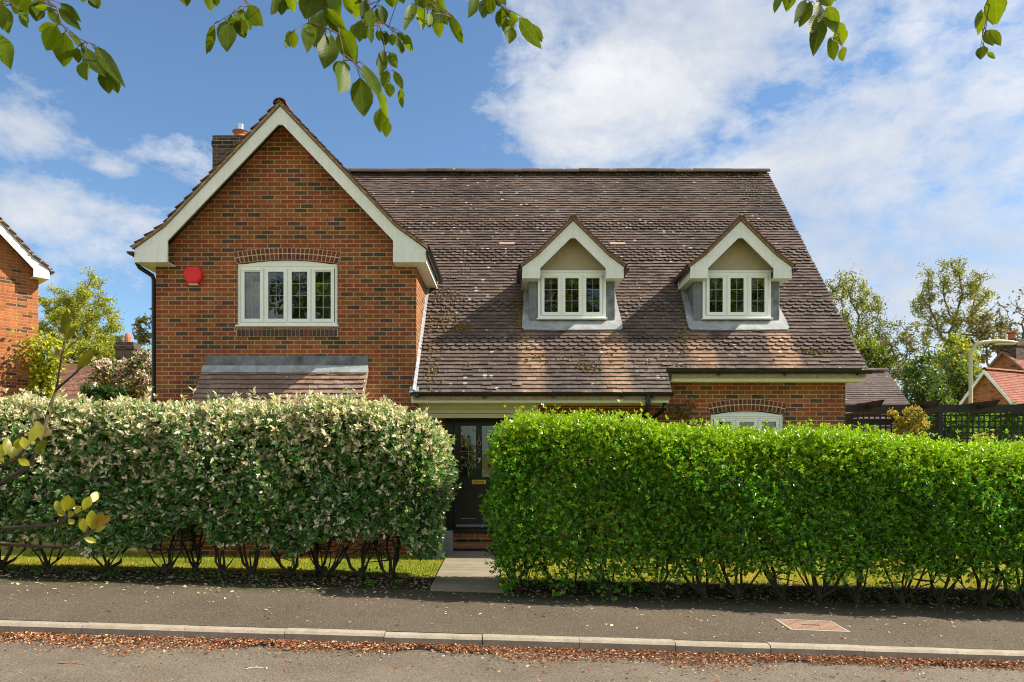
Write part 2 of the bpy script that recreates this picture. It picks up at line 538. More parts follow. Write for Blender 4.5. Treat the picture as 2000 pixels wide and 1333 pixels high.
M['hedge_l'] = m_leaf('silverberry_leaves', .25, .36, .55, back=(.42, .44, .32), backmix=.35, tcol=(.95, 1.25, .5))
M['hedge_r'] = m_leaf('privet_leaves', .34, .28, .6, tcol=(1.1, 1.5, .35))
M['leaf'] = m_leaf('tree_leaves', .35, .5, .3)
M['beech'] = m_leaf('beech_leaves', .55, .45, .18, veins=True, tcol=(1.75, 1.5, .25))
M['shrubleaf'] = m_leaf('shrub_leaves', .4, .35, .45, veins=True, tcol=(1.4, 1.3, .4))
M['litter'] = m_leaf('dry_leaves', .1, .8, .15, tcol=(1, .8, .5))
M['grass'] = m_leaf('grass_blades', .35, .6, .2)

# ------------------------------------------------------------------ world, sun, camera
L = Vector((.735, .035, .677)).normalized()
w = bpy.data.worlds.new('World'); SC.world = w; w.use_nodes = True
nt = w.node_tree
for nd in list(nt.nodes): nt.nodes.remove(nd)
class WN(NT):
    def __init__(s, t): s.t = t
t = WN(nt)
sky = t.n('TexSky', sky_type='NISHITA', sun_disc=False, sun_elevation=math.asin(L.z), sun_rotation=math.atan2(L.x, L.y), altitude=60, air_density=1.0, dust_density=.3, ozone_density=2.5)
bg = t.n('Background', Strength=1.0); out = t.n('OutputWorld')
tc = t.n('TexCoord').outputs['Generated']
def cdir(px, py):
    return Vector(((px - HX) / F, 1, (HY - py) / F)).normalized()
bias = None
for (px, py, rx, ry, wgt) in ((1230, 60, 330, 190, .22), (1260, 190, 230, 110, .17), (1800, 60, 420, 200, .14), (1850, 420, 480, 200, .25), (1880, 640, 420, 130, .30), (1550, 300, 160, 90, .12), (1180, 270, 170, 80, .22), (1050, 230, 120, 60, .10),
                             (365, 315, 85, 50, .40), (225, 425, 105, 48, .23), (190, 530, 120, 50, .10), (15, 258, 70, 40, .42), (40, 395, 85, 50, .40), (225, 330, 40, 20, .22),
                             (560, 330, 300, 120, -.15), (600, 120, 420, 160, -.35), (1480, 230, 120, 60, -.16), (1330, 290, 110, 40, -.10)):
    # distance from a point of the sky, wider than tall
    c_ = cdir(px, py)
    sv = t.n('VectorMath', operation='SUBTRACT'); t.l(tc, sv.inputs[0]); sv.inputs[1].default_value = c_
    mv = t.n('VectorMath', operation='MULTIPLY'); t.l(sv.outputs[0], mv.inputs[0]); mv.inputs[1].default_value = (F / rx, F / rx, F / ry)
    lv = t.n('VectorMath', operation='LENGTH'); t.l(mv.outputs[0], lv.inputs[0])
    mr = t.n('MapRange', interpolation_type='SMOOTHSTEP'); t.l(lv.outputs['Value'], mr.inputs[0])
    mr.inputs[1].default_value = 1.35; mr.inputs[2].default_value = .25; mr.inputs[3].default_value = 0; mr.inputs[4].default_value = wgt
    bias = mr.outputs[0] if bias is None else t.math('ADD', bias, mr.outputs[0])
mp = t.n('Mapping'); mp.inputs['Scale'].default_value = (1, 1, 1.7); mp.inputs['Location'].default_value = (3.1, .4, 1.7); t.l(tc, mp.inputs[0])
n1 = t.noise(mp.outputs[0], 6.0, 12, .6, .3)
n2 = t.noise(mp.outputs[0], 3.4, 8, .6, .3)
n3 = t.noise(mp.outputs[0], 21, 10, .66, .25)
den = t.math('ADD', t.math('MULTIPLY_ADD', t.math('ADD', t.math('MULTIPLY', n1, .6), t.math('MULTIPLY', n3, .4)), 1.9, -.50), bias)
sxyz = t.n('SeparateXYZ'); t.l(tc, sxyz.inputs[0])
back = t.math('MULTIPLY', t.math('SUBTRACT', .55, sxyz.outputs[1]), 1.3, clamp=True)  # unseen cloud overhead and behind the camera, thickened and brightened as added fill light
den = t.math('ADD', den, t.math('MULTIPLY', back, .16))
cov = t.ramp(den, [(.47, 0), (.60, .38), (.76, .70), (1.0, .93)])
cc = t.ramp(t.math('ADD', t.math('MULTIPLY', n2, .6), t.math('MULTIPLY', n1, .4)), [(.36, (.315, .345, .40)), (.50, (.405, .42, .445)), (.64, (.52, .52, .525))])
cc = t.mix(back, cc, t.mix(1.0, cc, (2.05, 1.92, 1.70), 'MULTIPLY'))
sks = t.mix(1.0, sky.outputs[0], (.076, .087, .092), 'MULTIPLY')
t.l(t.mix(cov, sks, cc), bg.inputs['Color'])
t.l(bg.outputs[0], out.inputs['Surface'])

sd = bpy.data.lights.new('sun', 'SUN'); sd.energy = 4.9; sd.angle = R(.5); sd.color = (1, .92, .77)
so = bpy.data.objects.new('sun', sd); so.rotation_euler = L.to_track_quat('Z', 'Y').to_euler(); so.location = (20, 0, 20); put(so)
cam = bpy.data.cameras.new('camera'); cam.sensor_width = 36; cam.lens = F / 2000 * 36; cam.shift_y = (HY - 666.5) / 2000
cam.clip_start = .05; cam.clip_end = 3000
cam.dof.use_dof = True; cam.dof.focus_distance = 11.5; cam.dof.aperture_fstop = 9
co = bpy.data.objects.new('camera', cam); co.location = (0, 0, CZ); co.rotation_euler = (R(90), 0, 0); put(co); SC.camera = co
SC.view_settings.view_transform = 'Standard'; SC.view_settings.look = 'None'; SC.view_settings.exposure = .92; SC.view_settings.gamma = 1
SC.cycles.filter_width = 1.05; SC.render.filter_size = 1.05

# ------------------------------------------------------------------ ground, road, pavement
def sheet(name, xs, ys, zf, mat, yfun=None):
    V = []; nx, ny = len(xs), len(ys)
    for x in xs:
        for y in ys:
            yy = yfun(x, y) if yfun else y
            V.append((x, yy, zf(x, yy)))
    Fq = [(i * ny + j, (i + 1) * ny + j, (i + 1) * ny + j + 1, i * ny + j + 1) for i in range(nx - 1) for j in range(ny - 1)]
    me = bpy.data.meshes.new(name); me.from_pydata(V, [], Fq); me.materials.append(mat)
    me.polygons.foreach_set('use_smooth', [True] * len(me.polygons))
    o = bpy.data.objects.new(name, me); put(o); o['kind'] = 'structure'
    return o
xs = [-900, -300, -100, -50, -30, -20] + [i * 1.0 for i in range(-15, 16)] + [20, 30, 50, 100, 300, 900]
def zbase(x, y):
    if y < 2.0: return zroad(x) + .05
    if y < 7.6: return zroad(x) - .06
    if y < 9.6: return zg(x, y) - .05
    return zg(x, y)
o = sheet('ground', xs, [-900, -200, -60, -20, -6, 0, 1.9, 2.1, 4, 6.5, 7.5, 8, 9, 9.55, 9.75] + [10 + .5 * k for k in range(10)] + [16, 18, 22, 30, 60, 200, 900], zbase, M['lawn'])
tag(o, 'grass covered ground of the lawn and gardens round the house', 'ground')
xr = [-300, -60, -30, -20] + [i * 1.0 for i in range(-15, 16)] + [20, 30, 60, 300]
o = sheet('road', xr, [0, .25, .5, .75, .9, 1], lambda x, y: zroad(x) + .03 * math.sin(max(0, min(1, (y - 2) / 4.7)) * math.pi), M['road'], lambda x, f: 2.0 + (yk(x) + .03 - 2.0) * f)
tag(o, 'worn grey brown asphalt road in front of the kerb', 'road')
o = sheet('pavement', xr, [0, .3, .6, 1], lambda x, y: zg(x, y) + .002, M['pavement'], lambda x, f: yk(x) + .12 + (8.95 - yk(x) - .12) * f)
tag(o, 'asphalt pavement between kerb and hedges, mossy along its back edge', 'pavement')
o = sheet('soil_bed', [-30, -20] + [i * .5 for i in range(-30, 31)] + [20, 30], [8.93, 9.0, 9.25, 9.5, 9.72, 9.95], lambda x, y: zg(x, y) + .03 * math.sin((y - 8.93) / 1.02 * math.pi) + .006 * math.sin(x * 7.3 + y * 5), M['soil'])
tag(o, 'dark bare soil strip the two hedges grow in', 'flower bed')
k = MB()
s0 = -40 * .915 - .275
for i in range(80):
    a = s0 + i * .915 + random.uniform(-.002, .002); b = a + .909
    # profile swept along the kerb line: chamfered front top edge
    z1 = [.005, .005]
    pro = [(0, -.20), (.006, .085), (.028, .108), (.042, .112), (.125, .112), (.125, -.20)]
    dz = random.uniform(-.004, .004)
    vs = []
    for x in (a, b):
        dy = random.uniform(-.003, .003)
        for (py_, pz) in pro: vs.append((x, yk(x) + py_ + dy, zroad(x) + .018 + pz + dz))
    n = len(pro)
    k.add(vs, [tuple(range(n)), tuple(range(2 * n - 1, n - 1, -1))] + [(j, n + j, n + (j + 1) % n, (j + 1) % n) for j in range(n)])
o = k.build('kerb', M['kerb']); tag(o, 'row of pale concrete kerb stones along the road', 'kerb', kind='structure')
pv = MB()
def xl(y): return -1.02 - .02 * (y - 9)
def xrr(y): return -.10 - .055 * (y - 9)
ys = [8.90, 9.42, 10.4, 11.5, 12.62]
for a, b in zip(ys[:-1], ys[1:]):
    b2 = b - .012
    v = []
    for yy in (a, b2):
        for xx in (xl(yy), xrr(yy)): v.append((xx, yy, zg(xx, yy) - .1)); v.append((xx, yy, zg(xx, yy) + .036))
    pv.add(v, [(1, 3, 7, 5), (0, 2, 3, 1), (4, 5, 7, 6), (0, 1, 5, 4), (2, 6, 7, 3)])
o = pv.build('garden_path', M['path']); tag(o, 'worn concrete garden path leading to the black front door', 'path', kind='structure')

# manhole cover in the pavement
mx0, mx1, my0, my1 = 2.92, 3.55, 7.51, 7.98
mc = thing('manhole_cover', 'rusty pinkish rectangular metal manhole cover set in the pavement', 'manhole cover', (mx0, my0, zg(mx0, my0)))
def tilt(mb, x0, x1, y0, y1, h0, h1, col):
    sh = 0.10
    v = []
    for h in (h0, h1):
        for (x, y) in ((x0, y0), (x1, y0), (x1, y1), (x0, y1)):
            v.append((x - mx0, y - my0, zg(x, y) + h - zg(mx0, my0)))
    mb.add(v, [(3, 2, 1, 0), (4, 5, 6, 7), (0, 1, 5, 4), (1, 2, 6, 5), (2, 3, 7, 6), (3, 0, 4, 7)], col)
b = MB()
for (x0, x1, y0, y1) in ((mx0, mx1, my0, my0 + .022), (mx0, mx1, my1 - .022, my1), (mx0, mx0 + .022, my0 + .022, my1 - .022), (mx1 - .022, mx1, my0 + .022, my1 - .022)):
    tilt(b, x0, x1, y0, y1, -.05, .009, (.40, .36, .29))
b.build('frame', M['paint'], mc)
b = MB(); tilt(b, mx0 + .026, mx1 - .026, my0 + .026, my1 - .026, -.05, .007, (.34, .225, .16)); b.build('lid', M['paint'], mc)
b = MB()
for i in range(13):
    for j in range(8):
        x = mx0 + .05 + i * .043; y = my0 + .06 + j * .052
        if 4 <= i <= 8 and 3 <= j <= 4: continue
        tilt(b, x, x + .016 + .01 * ((i + j) % 2), y, y + .014, .0075, .0095, (.20, .09, .06))
for i in range(6):
    x = mx0 + .22 + i * .034
    tilt(b, x, x + .022, my0 + .225, my0 + .225 + random.uniform(.04, .06), .0075, .0105, (.10, .06, .05))
tag(b.build('stud', M['paint'], mc), kind='stuff')

# ------------------------------------------------------------------ roof tiles
def tile_field(name, mat, parent, O, U, S, rng_u, s1, gauge=.1, width=.165, length=.17, bands=(), seed=1, s0=0.0, jit=1.0, front=.028, thick=.018):
    """courses of plain tiles on a plane; U along the eave, S up the slope; rng_u(s) -> (umin, umax)"""
    rs = np.random.RandomState(seed)
    O, U, S = np.array(O, float), np.array(U, float), np.array(S, float)
    Nn = np.cross(U, S); Nn /= np.linalg.norm(Nn)
    if Nn[2] < 0: Nn = -Nn
    pl, orn = [], []
    j = 0; s = s0
    while s < s1 - .02:
        r = rng_u(s)
        for (u0, u1) in (r if isinstance(r, list) else [r]):
            st = (j % 2) * width / 2
            k0 = math.floor((u0 - st) / width); k1 = math.ceil((u1 - st) / width)
            for k in range(k0, k1):
                a = max(u0, k * width + st + .0004); b = min(u1, (k + 1) * width + st - .0004)
                if b - a < .03: continue
                isorn = any(p <= s <= q for (p, q) in bands)
                (orn if isorn else pl).append((a, b, s, min(length, s1 - s + .02)))
        j += 1; s += gauge
    V, Fq, Fo, cols_q, cols_o = [], [], [], [], []
    base = 0
    VV = []; FQ = []; FN = []; CQ = []; CN = []
    for lst, tmpl in ((pl, [(-.5, 0), (.5, 0), (.5, 1), (-.5, 1)]), (orn, [(-.5, .40), (-.40, .14), (-.20, 0), (.20, 0), (.40, .14), (.5, .40), (.5, 1), (-.5, 1)])):
        if not lst: continue
        A = np.array(lst); n = len(A)
        nb = len(tmpl) - 2
        du = rs.normal(0, .0006, n) * jit; ds = rs.normal(0, .003, n) * jit; dh = np.abs(rs.normal(0, .003, n)) * jit
        slip = rs.rand(n) < .006; ds = ds - slip * .03; dh = dh + slip * .012
        tw = rs.normal(0, .0015, n) * jit
        cu = (A[:, 0] + A[:, 1]) / 2 + du; wu = A[:, 1] - A[:, 0]
        T = np.array(tmpl)
        u = cu[:, None] + wu[:, None] * T[None, :, 0]
        ss = A[:, 2, None] + ds[:, None] + A[:, 3, None] * T[None, :, 1]
        # camber across the tile makes each one catch light on its own
        h = (front + dh + (.010 if nb > 2 else 0))[:, None] * (1 - T[None, :, 1]) + .003 + tw[:, None] * T[None, :, 0] * 2
        top = O + u[..., None] * U + ss[..., None] * S + h[..., None] * Nn
        low = top[:, :, :] - Nn * thick
        m = len(tmpl)
        VV.append(np.concatenate([top, low], 1).reshape(-1, 3))
        idx = base + np.arange(n)[:, None] * (2 * m)
        rnd = np.stack([rs.rand(n), rs.rand(n), rs.rand(n)], 1)
        ngon = idx + np.arange(m)[None, :]
        FN.append(ngon); CN.append(rnd)
        ring = list(range(m))
        for e in range(m):
            if e == nb: continue       # hidden upper edge
            e2 = (e + 1) % m
            FN.append(idx + np.array([[m + e, m + e2, e2, e]])); CN.append(rnd)
        base += n * 2 * m
    return np_mesh(name, np.concatenate(VV), FN, mat, parent, np.concatenate(CN))


def ridge(name, mat, parent, a, b, r=.12, n=8, piece=.45):
    """half-round ridge tiles laid end to end"""
    a, b = Vector(a), Vector(b)
    Ln = (b - a).length; d = (b - a) / Ln
    side = d.cross(Vector((0, 0, 1))).normalized(); up = side.cross(d)
    mb = MB(); cnt = max(1, round(Ln / piece)); pc = Ln / cnt
    for i in range(cnt):
        p0 = a + d * (i * pc); p1 = a + d * ((i + 1) * pc - .012)
        rr = r * random.uniform(.97, 1.03)
        rc = (random.random(), random.random(), random.random())
        dz = random.uniform(-.004, .004)
        v = []
        for p in (p0, p1):
            for q in (rr, rr - .018):
                for kk in range(n + 1):
                    th = math.pi * (kk / n)
                    v.append(p + side * math.cos(th) * q + up * (math.sin(th) * q * .85 - .03 + dz))
        m = n + 1; f = []
        for kk in range(n):
            f += [(kk, 2 * m + kk, 2 * m + kk + 1, kk + 1), (kk, kk + 1, m + kk + 1, m + kk), (2 * m + kk, 3 * m + kk, 3 * m + kk + 1, 2 * m + kk + 1)]
        for e in (0, n): f.append((e, m + e, 3 * m + e, 2 * m + e))
        mb.add(v, f, rc)
        if i:   # mortar joint
            mb.add([p0 - d * .012 + side * math.cos(math.pi * kk / n) * rr * 1.0 + up * (math.sin(math.pi * kk / n) * rr * .85 - .036) for kk in range(n + 1)] +
                   [p0 + d * .004 + side * math.cos(math.pi * kk / n) * rr * 1.0 + up * (math.sin(math.pi * kk / n) * rr * .85 - .036) for kk in range(n + 1)],
                   [(kk, kk + 1, m + kk + 1, m + kk) for kk in range(n)], (.6, .5, .5))
    return mb.build(name, mat, parent)


def gable_front(root, xc, yf, yb, zf, half, footw, zfo, dxf, apex, inner, mt, mw, seed, deck_m, tz=.10, lead_len=None, side_to=None):
    """barge board, boxed eaves, tiles and ridge of a gable facing -y"""
    sl = (apex - (zf + zfo)) ; zfl = zf + zfo
    # outline slopes: flare from half..dxf, then straight to the apex
    zk = apex - (half and 0) - 0
    k1 = (apex - (zfl + .727 * (half - dxf))) / dxf
    zkn = apex - k1 * dxf
    ix = half - footw
    iz = inner - k1 * (ix - .04)
    poly = [(-half, zf), (-half, zfl), (-dxf, zkn), (0, apex), (dxf, zkn), (half, zfl), (half, zf), (ix, zf), (ix, iz), (.04, inner), (-.04, inner), (-ix, iz), (-ix, zf)]
    b = MB(); b.prism([(xc + p[0], p[1]) for p in poly], yf, yf + .03)
    for s in (-1, 1):   # proud end plates give the seams
        b.prism([(xc + s * (ix - .002), zf - .003), (xc + s * (half + .003), zf - .003), (xc + s * (half + .003), zf + zfo * .86), (xc + s * (ix - .002), zf + zfo * .86)], yf - .006, yf - .0005)
    b.prism([(xc - .012, inner + .01), (xc + .012, inner + .01), (xc + .012, apex - .03), (xc - .012, apex - .03)], yf - .004, yf - .0005)
    # inner edge trim
    parts = [b.build('barge_board', mw, root)]
    b = MB()
    ye = side_to if side_to else yb
    for s in (-1, 1):
        x0, x1 = sorted((xc + s * (half - .022), xc + s * half))
        b.box(x0, x1, yf + .031, ye, zf + .001, zfl - .01)
        x0, x1 = sorted((xc + s * (half - footw), xc + s * (half - .023)))
        b.box(x0, x1, yf + .031, ye, zf + .002, zf + .014)
        parts.append(b.build('eaves_box', mw, root)); b = MB()
    # solid deck under the tiles
    b = MB()
    b.prism([(xc - half - .03, zfl), (xc - dxf, zkn + .015), (xc, apex + .02), (xc + dxf, zkn + .015), (xc + half + .03, zfl), (xc + half + .03, zfl + tz * .45), (xc + dxf, zkn + tz * .62), (xc, apex + tz * .75), (xc - dxf, zkn + tz * .62), (xc - half - .03, zfl + tz * .45)], yf - .035, yb)
    parts.append(b.build('verge_mortar', M['mortar'], root))
    ang = math.atan(k1); a2 = math.atan(.727)
    objs = []
    for s in (-1, 1):
        O = (xc + s * dxf, 0, zkn + tz * .66)
        S = (-s * math.cos(ang), 0, math.sin(ang))
        objs.append(tile_field('roof_tiles', mt, root, O, (0, 1, 0), S, lambda q: (yf - .06, yb), dxf / math.cos(ang), seed=seed + s))
        fl = (half + .05 - dxf)
        O = (xc + s * (half + .05), 0, zfl - .035 + tz * .5)
        S = (-s * math.cos(a2), 0, math.sin(a2))
        objs.append(tile_field('roof_tiles', mt, root, O, (0, 1, 0), S, lambda q: (yf - .06, yb), fl / math.cos(a2) + .04, seed=seed + 5 + s))
    parts += objs
    parts.append(ridge('ridge_tiles', mt, root, (xc, yf - .05, apex + tz * .6), (xc, yb, apex + tz * .6), r=.115 if half > 1.5 else .085))
    return parts


# ------------------------------------------------------------------ windows
def window(root, x0, x1, z0, z1, y, n, rows, cols=2, arch=0.0, sill=.03, nested=False, vents=(0, -1), depth=.07, mfr='upvc'):
    """casement window in the plane y facing -y; sub-parts hang on the frame"""
    mw = M[mfr]
    fb = .05
    b = MB()
    b.box(x0, x0 + fb, y, y + depth, z0, z1); b.box(x1 - fb, x1, y, y + depth, z0, z1)
    b.box(x0 + fb, x1 - fb, y, y + depth, z0, z0 + fb); b.box(x0 + fb, x1 - fb, y, y + depth, z1 - fb, z1)
    pw = (x1 - x0 - 2 * fb) / n
    for i in range(1, n):
        xm = x0 + fb + pw * i
        b.box(xm - .012, xm + .012, y + .004, y + depth, z0 + fb, z1 - fb)
    if arch:
        N = 14; pts = [(x0 + (x1 - x0) * i / N, z1 + arch * (1 - (2 * i / N - 1) ** 2)) for i in range(N + 1)]
        b.prism([(x0, z1 + .001)] + pts[0:] + [(x1, z1 + .001)], y + .004, y + depth)
        b.box(x0 + .01, x1 - .01, y - .012, y + .0, z1 - .012, z1 + .016)
    wf = b.build('window_frame' if nested else 'window', mw, root)
    par = root if nested else wf
    for i in range(n):
        a = x0 + fb + pw * i + .013; c = x0 + fb + pw * (i + 1) - .013
        s = MB(); sw = .055; yy = y - .014
        za, zb = z0 + fb + .004, z1 - fb - .004
        for (p, q, zz0, zz1) in ((a, a + sw, za, zb), (c - sw, c, za, zb), (a + sw, c - sw, za, za + sw), (a + sw, c - sw, zb - sw, zb)):
            s.box(p, q, yy, y + .04, zz0, zz1)
        s.build('casement', mw, par)
        g = MB(); g.box(a + sw - .004, c - sw + .004, y + .012, y + .022, za + sw - .004, zb - sw + .004); g.build('pane', M['glass'], par)
        k = MB(); wx = (c - a - 2 * sw); hz = (zb - za - 2 * sw)
        for q in range(1, cols):
            xx = a + sw + wx * q / cols; k.box(xx - .004, xx + .004, y + .006, y + .0115, za + sw, zb - sw)
        for q in range(1, rows):
            zz = za + sw + hz * q / rows; k.box(a + sw, c - sw, y + .0062, y + .0113, zz - .004, zz + .004)
        k.build('lead_bars', M['lead_pale'], par)
        if i in [v % n for v in vents]:
            k = MB(); k.bevbox(a + .03, c - .03, yy - .016, yy - .001, zb - .04, zb - .016, .004); k.build('trickle_vent', mw, par)
    if sill:
        b = MB(); b.bevbox(x0 - .022, x1 + .022, y - .06, y + .03, z0 - sill, z0 - .001, .006); b.build('sill', mw, par)
    return wf


def brick_arch(root, x0, x1, zend, rise, h, y, n, spread=.055):
    """segmental arch of two rings of half bricks"""
    b = MB()
    W = x1 - x0; N = n
    def pt(t, q):   # t 0..1 along, q 0..1 up
        x = x0 - spread * q + (W + 2 * spread * q) * t
        z = zend + rise * (1 - (2 * t - 1) ** 2) + h * q - (.02 * q)
        return (x, z)
    seg = 20
    b.prism([pt(i / seg, 0) for i in range(seg + 1)] + [pt(i / seg, 1) for i in range(seg, -1, -1)], y - .003, y + .06, col=(.60, .46, .25))
    for i in range(N):
        for (q0, q1) in ((.02, .45), (.55, .96)):
            t0, t1 = (i + .11) / N, (i + .89) / N
            k = random.random()
            c = (.17, .040, .026) if k > .28 else (.085, .028, .022)
            c = tuple(v * random.uniform(.8, 1.2) for v in c)
            b.prism([pt(t0, q0), pt(t1, q0), pt(t1, q1), pt(t0, q1)], y - .010, y - .0035, col=c)
    return b.build('brick_arch', M['arch'], root)


def curtain(root, x0, x1, z0, z1, y, m='curtain', name='curtain', amp=.03, taper=0):
    N = 24; V = []; Fq = []
    for i in range(N + 1):
        for j in range(7):
            t = i / N; q = j / 6
            w = 1 - taper * (1 - q) ** .7
            V.append((x0 + (x1 - x0) * t * w, y + amp * math.sin(t * 21 + q) + .01 * math.sin(t * 47), z0 + (z1 - z0) * q))
    for i in range(N):
        for j in range(6): Fq.append((i * 7 + j, (i + 1) * 7 + j, (i + 1) * 7 + j + 1, i * 7 + j + 1))
    b = MB(); b.add(V, Fq)
    return b.build(name, M[m], root, True)


# ------------------------------------------------------------------ the house
H = thing('brick_house', 'large red brick house with front gable, tiled roof and two dormers behind the hedges', 'house', (0, 0, 0))
YW = 12.216                     # front of the gabled wing
WX0, WX1, XC = -6.07, -1.63, -3.85
YR = 12.45                      # front wall of the main range
TAN = 1.107; ANG = math.atan(TAN)
Y0, Z0 = 11.75, 2.87            # a point of the main roof plane
def zroof(y): return Z0 + TAN * (y - Y0)
YRIDGE = 16.84; ZRIDGE = zroof(YRIDGE)
YBACK = 21.5
RX0, RX1 = -6.0, 6.0

b = MB()
# wing front with the window opening left out
wx0, wx1, wz0, wz1 = -4.686, -2.975, 4.055, 5.107
b.box(WX0, WX1, YW, YW + .25, -.4, wz0)
b.box(WX0, wx0, YW, YW + .25, wz0, 5.20); b.box(wx1, WX1, YW, YW + .25, wz0, 5.20)
b.box(wx0, wx1, YW, YW + .25, wz1 + .09, 5.20)
b.prism([(WX0, 5.20), (WX1, 5.20), (XC, 7.56)], YW, YW + .25)
# wing sides
b.box(WX0, WX0 + .25, YW + .25, 16.0, -.4, 5.3); b.box(WX1 - .25, WX1, YW + .25, 15.4, -.4, 5.3)
# main range front, recess and ends
rwx0, rwx1, rwz0, rwz1 = 3.45, 4.713, 1.30, 2.557
b.box(.457, rwx0, YR, YR + .25, -.4, 3.2); b.box(rwx1, 5.79, YR, YR + .25, -.4, 3.2)
b.box(rwx0, rwx1, YR, YR + .25, -.4, rwz0); b.box(rwx0, rwx1, YR, YR + .25, rwz1 + .075, 3.2)
b.box(.457, .70, YR + .25, 13.6, -.4, 2.9)                        # return beside the door
b.box(-1.62, -1.22, 13.3, 13.5, -.4, 2.9); b.box(.0, .456, 13.3, 13.5, -.4, 2.9)
b.prism([(YR + .25, -.4), (YBACK - .25, -.4), (YBACK - .25, 3.25), (YRIDGE, ZRIDGE - .25), (YR + .25, zroof(YR + .25) - .25)], 5.54, 5.79, 'yz')
b.prism([(16.0, -.4), (YBACK - .25, -.4), (YBACK - .25, 3.25), (YRIDGE, ZRIDGE - .25), (16.0, zroof(16.0) - .25)], -6.03, -5.8, 'yz')
b.box(-6.03, 5.79, YBACK - .25, YBACK, -.4, 3.25)
b.build('wall', M['brick'], H)

# bay window under the lean-to
b = MB(); b.box(-5.1, -2.6, 11.75, YW - .001, -.3, .8); b.box(-5.1, -4.95, 11.75, YW - .001, .8, 2.44); b.box(-2.75, -2.6, 11.75, YW - .001, .8, 2.44)
b.build('bay_wall', M['brick'], H)
window(H, -4.95, -2.75, .83, 2.44, 11.78, 5, 4)
b = MB(); b.box(-4.94, -2.76, 12.1, 12.2, .8, 2.44); b.build('room_lining', M['room'], H)
# lean-to roof: fascia, tiles, lead
bx0, bx1 = -5.25, -2.46; by0, bz0, bz1 = 11.60, 2.53, 3.36
bs = Vector((0, YW - by0, bz1 - bz0)); bl = bs.length; bs.normalize()
b = MB(); b.prism([(by0 + .02, bz0 - .04), (YW - .001, bz0 - .04), (YW - .001, bz1 - .03), (by0 + .02, bz0)], bx0 + .04, bx1 - .04, 'yz'); b.build('bay_fascia', M['white'], H)
tile_field('bay_roof_tiles', M['tile_bay'], H, (0, by0, bz0), (1, 0, 0), tuple(bs), lambda s: (bx0, bx1), bl - .06, gauge=.105, seed=31, front=.034, thick=.014)
b = MB(); b.prism([(by0 - .01, bz0 - .02), (YW - .002, bz1 - .02), (YW - .002, bz1 + .028), (by0 - .01, bz0 + .022)], bx1 + .001, bx1 + .022, 'yz')
b.build('bay_verge', M['mortar'], H)
b = MB()
b.box(bx0 + .03, bx1 + .01, YW - .012, YW - .001, bz1 - .06, bz1 + .20); b.build('lead_flashing', M['lead'], H)
b = MB()
p = Vector((0, YW, bz1)) ; q = p - bs * .16
nn = Vector((0, -bs.z, bs.y))
segs = 9
for i in range(segs):
    xa = bx0 + .0 + (bx1 - bx0 + .02) * i / segs; xb = bx0 + (bx1 - bx0 + .02) * (i + 1) / segs - .004
    oo = nn * (.045 + random.uniform(0, .006))
    v = [Vector((xa, p.y, p.z)) + nn * .05, Vector((xb, p.y, p.z)) + nn * .05, Vector((xb, q.y, q.z)) + oo, Vector((xa, q.y, q.z)) + oo]
    b.add(v + [k - nn * .01 for k in v], [(0, 1, 2, 3), (3, 2, 6, 7), (0, 3, 7, 4), (1, 5, 6, 2)])
b.build('lead_apron', M['lead_pale'], H)

# wing gable roof
gable_front(H, XC, 11.91, 16.4, 5.07, 2.42, .545, .215, 1.91, 7.66, 7.355, M['tile_warm'], M['white'], 50, None, side_to=13.78)
# wing window, arches, soldier course
window(H, wx0, wx1, wz0 + .03, wz1, YW + .03, 4, 4, arch=.085, depth=.1)
b = MB(); b.box(wx0 - .3, wx1 + .3, 13.6, 13.65, 3.4, 5.5); b.box(wx0 - .3, wx1 + .3, 12.5, 13.6, 5.35, 5.4); b.build('room_lining', M['room'], H)
curtain(H, wx0 + .06, wx0 + .46, wz0, 5.1, YW + .35, taper=.35)
curtain(H, wx1 - .03, wx1 - .42, wz0, 5.1, YW + .35, m='blind', taper=.2)
b = MB(); b.box(wx0 + .05, wx1 - .05, YW + .22, YW + .24, 4.93, 5.12); b.build('blind', M['blind'], H)
brick_arch(H, wx0 - .01, wx1 + .01, wz1 + .022, .075, .215, YW, 24)
b = MB(); zz = wz0 - .03
b.box(wx0 - .01, wx1 + .01, YW - .003, YW + .05, zz - .145, zz - .006, (.58, .44, .24))
n = 24
for i in range(n):
    xa = wx0 + (wx1 - wx0) * (i + .08) / n; xb = wx0 + (wx1 - wx0) * (i + .92) / n
    c = random.choice([(.12, .045, .032), (.07, .045, .04), (.05, .04, .036)])
    b.box(xa, xb, YW - .012, YW - .0035, zz - .138, zz - .016, c)
b.build('brick_sill', M['arch'], H)
# alarm box
b = MB(); ax, az = -5.41, 4.915
hexa = [(-.155, .045), (-.10, .14), (.09, .14), (.155, .03), (.14, -.06), (.08, -.13), (-.08, -.13), (-.13, -.06)]
b.prism([(ax + x, az + z) for x, z in hexa], YW - .075, YW - .001)
b.prism([(ax + x * .86, az + z * .86) for x, z in hexa], YW - .085, YW - .0755)
ab = b.build('alarm_box', M['red_plastic'], H)
b = MB(); b.bevbox(ax - .075, ax + .075, YW - .06, YW - .005, az - .165, az - .131, .008); b.build('alarm_light', M['lamp_lens'], ab)

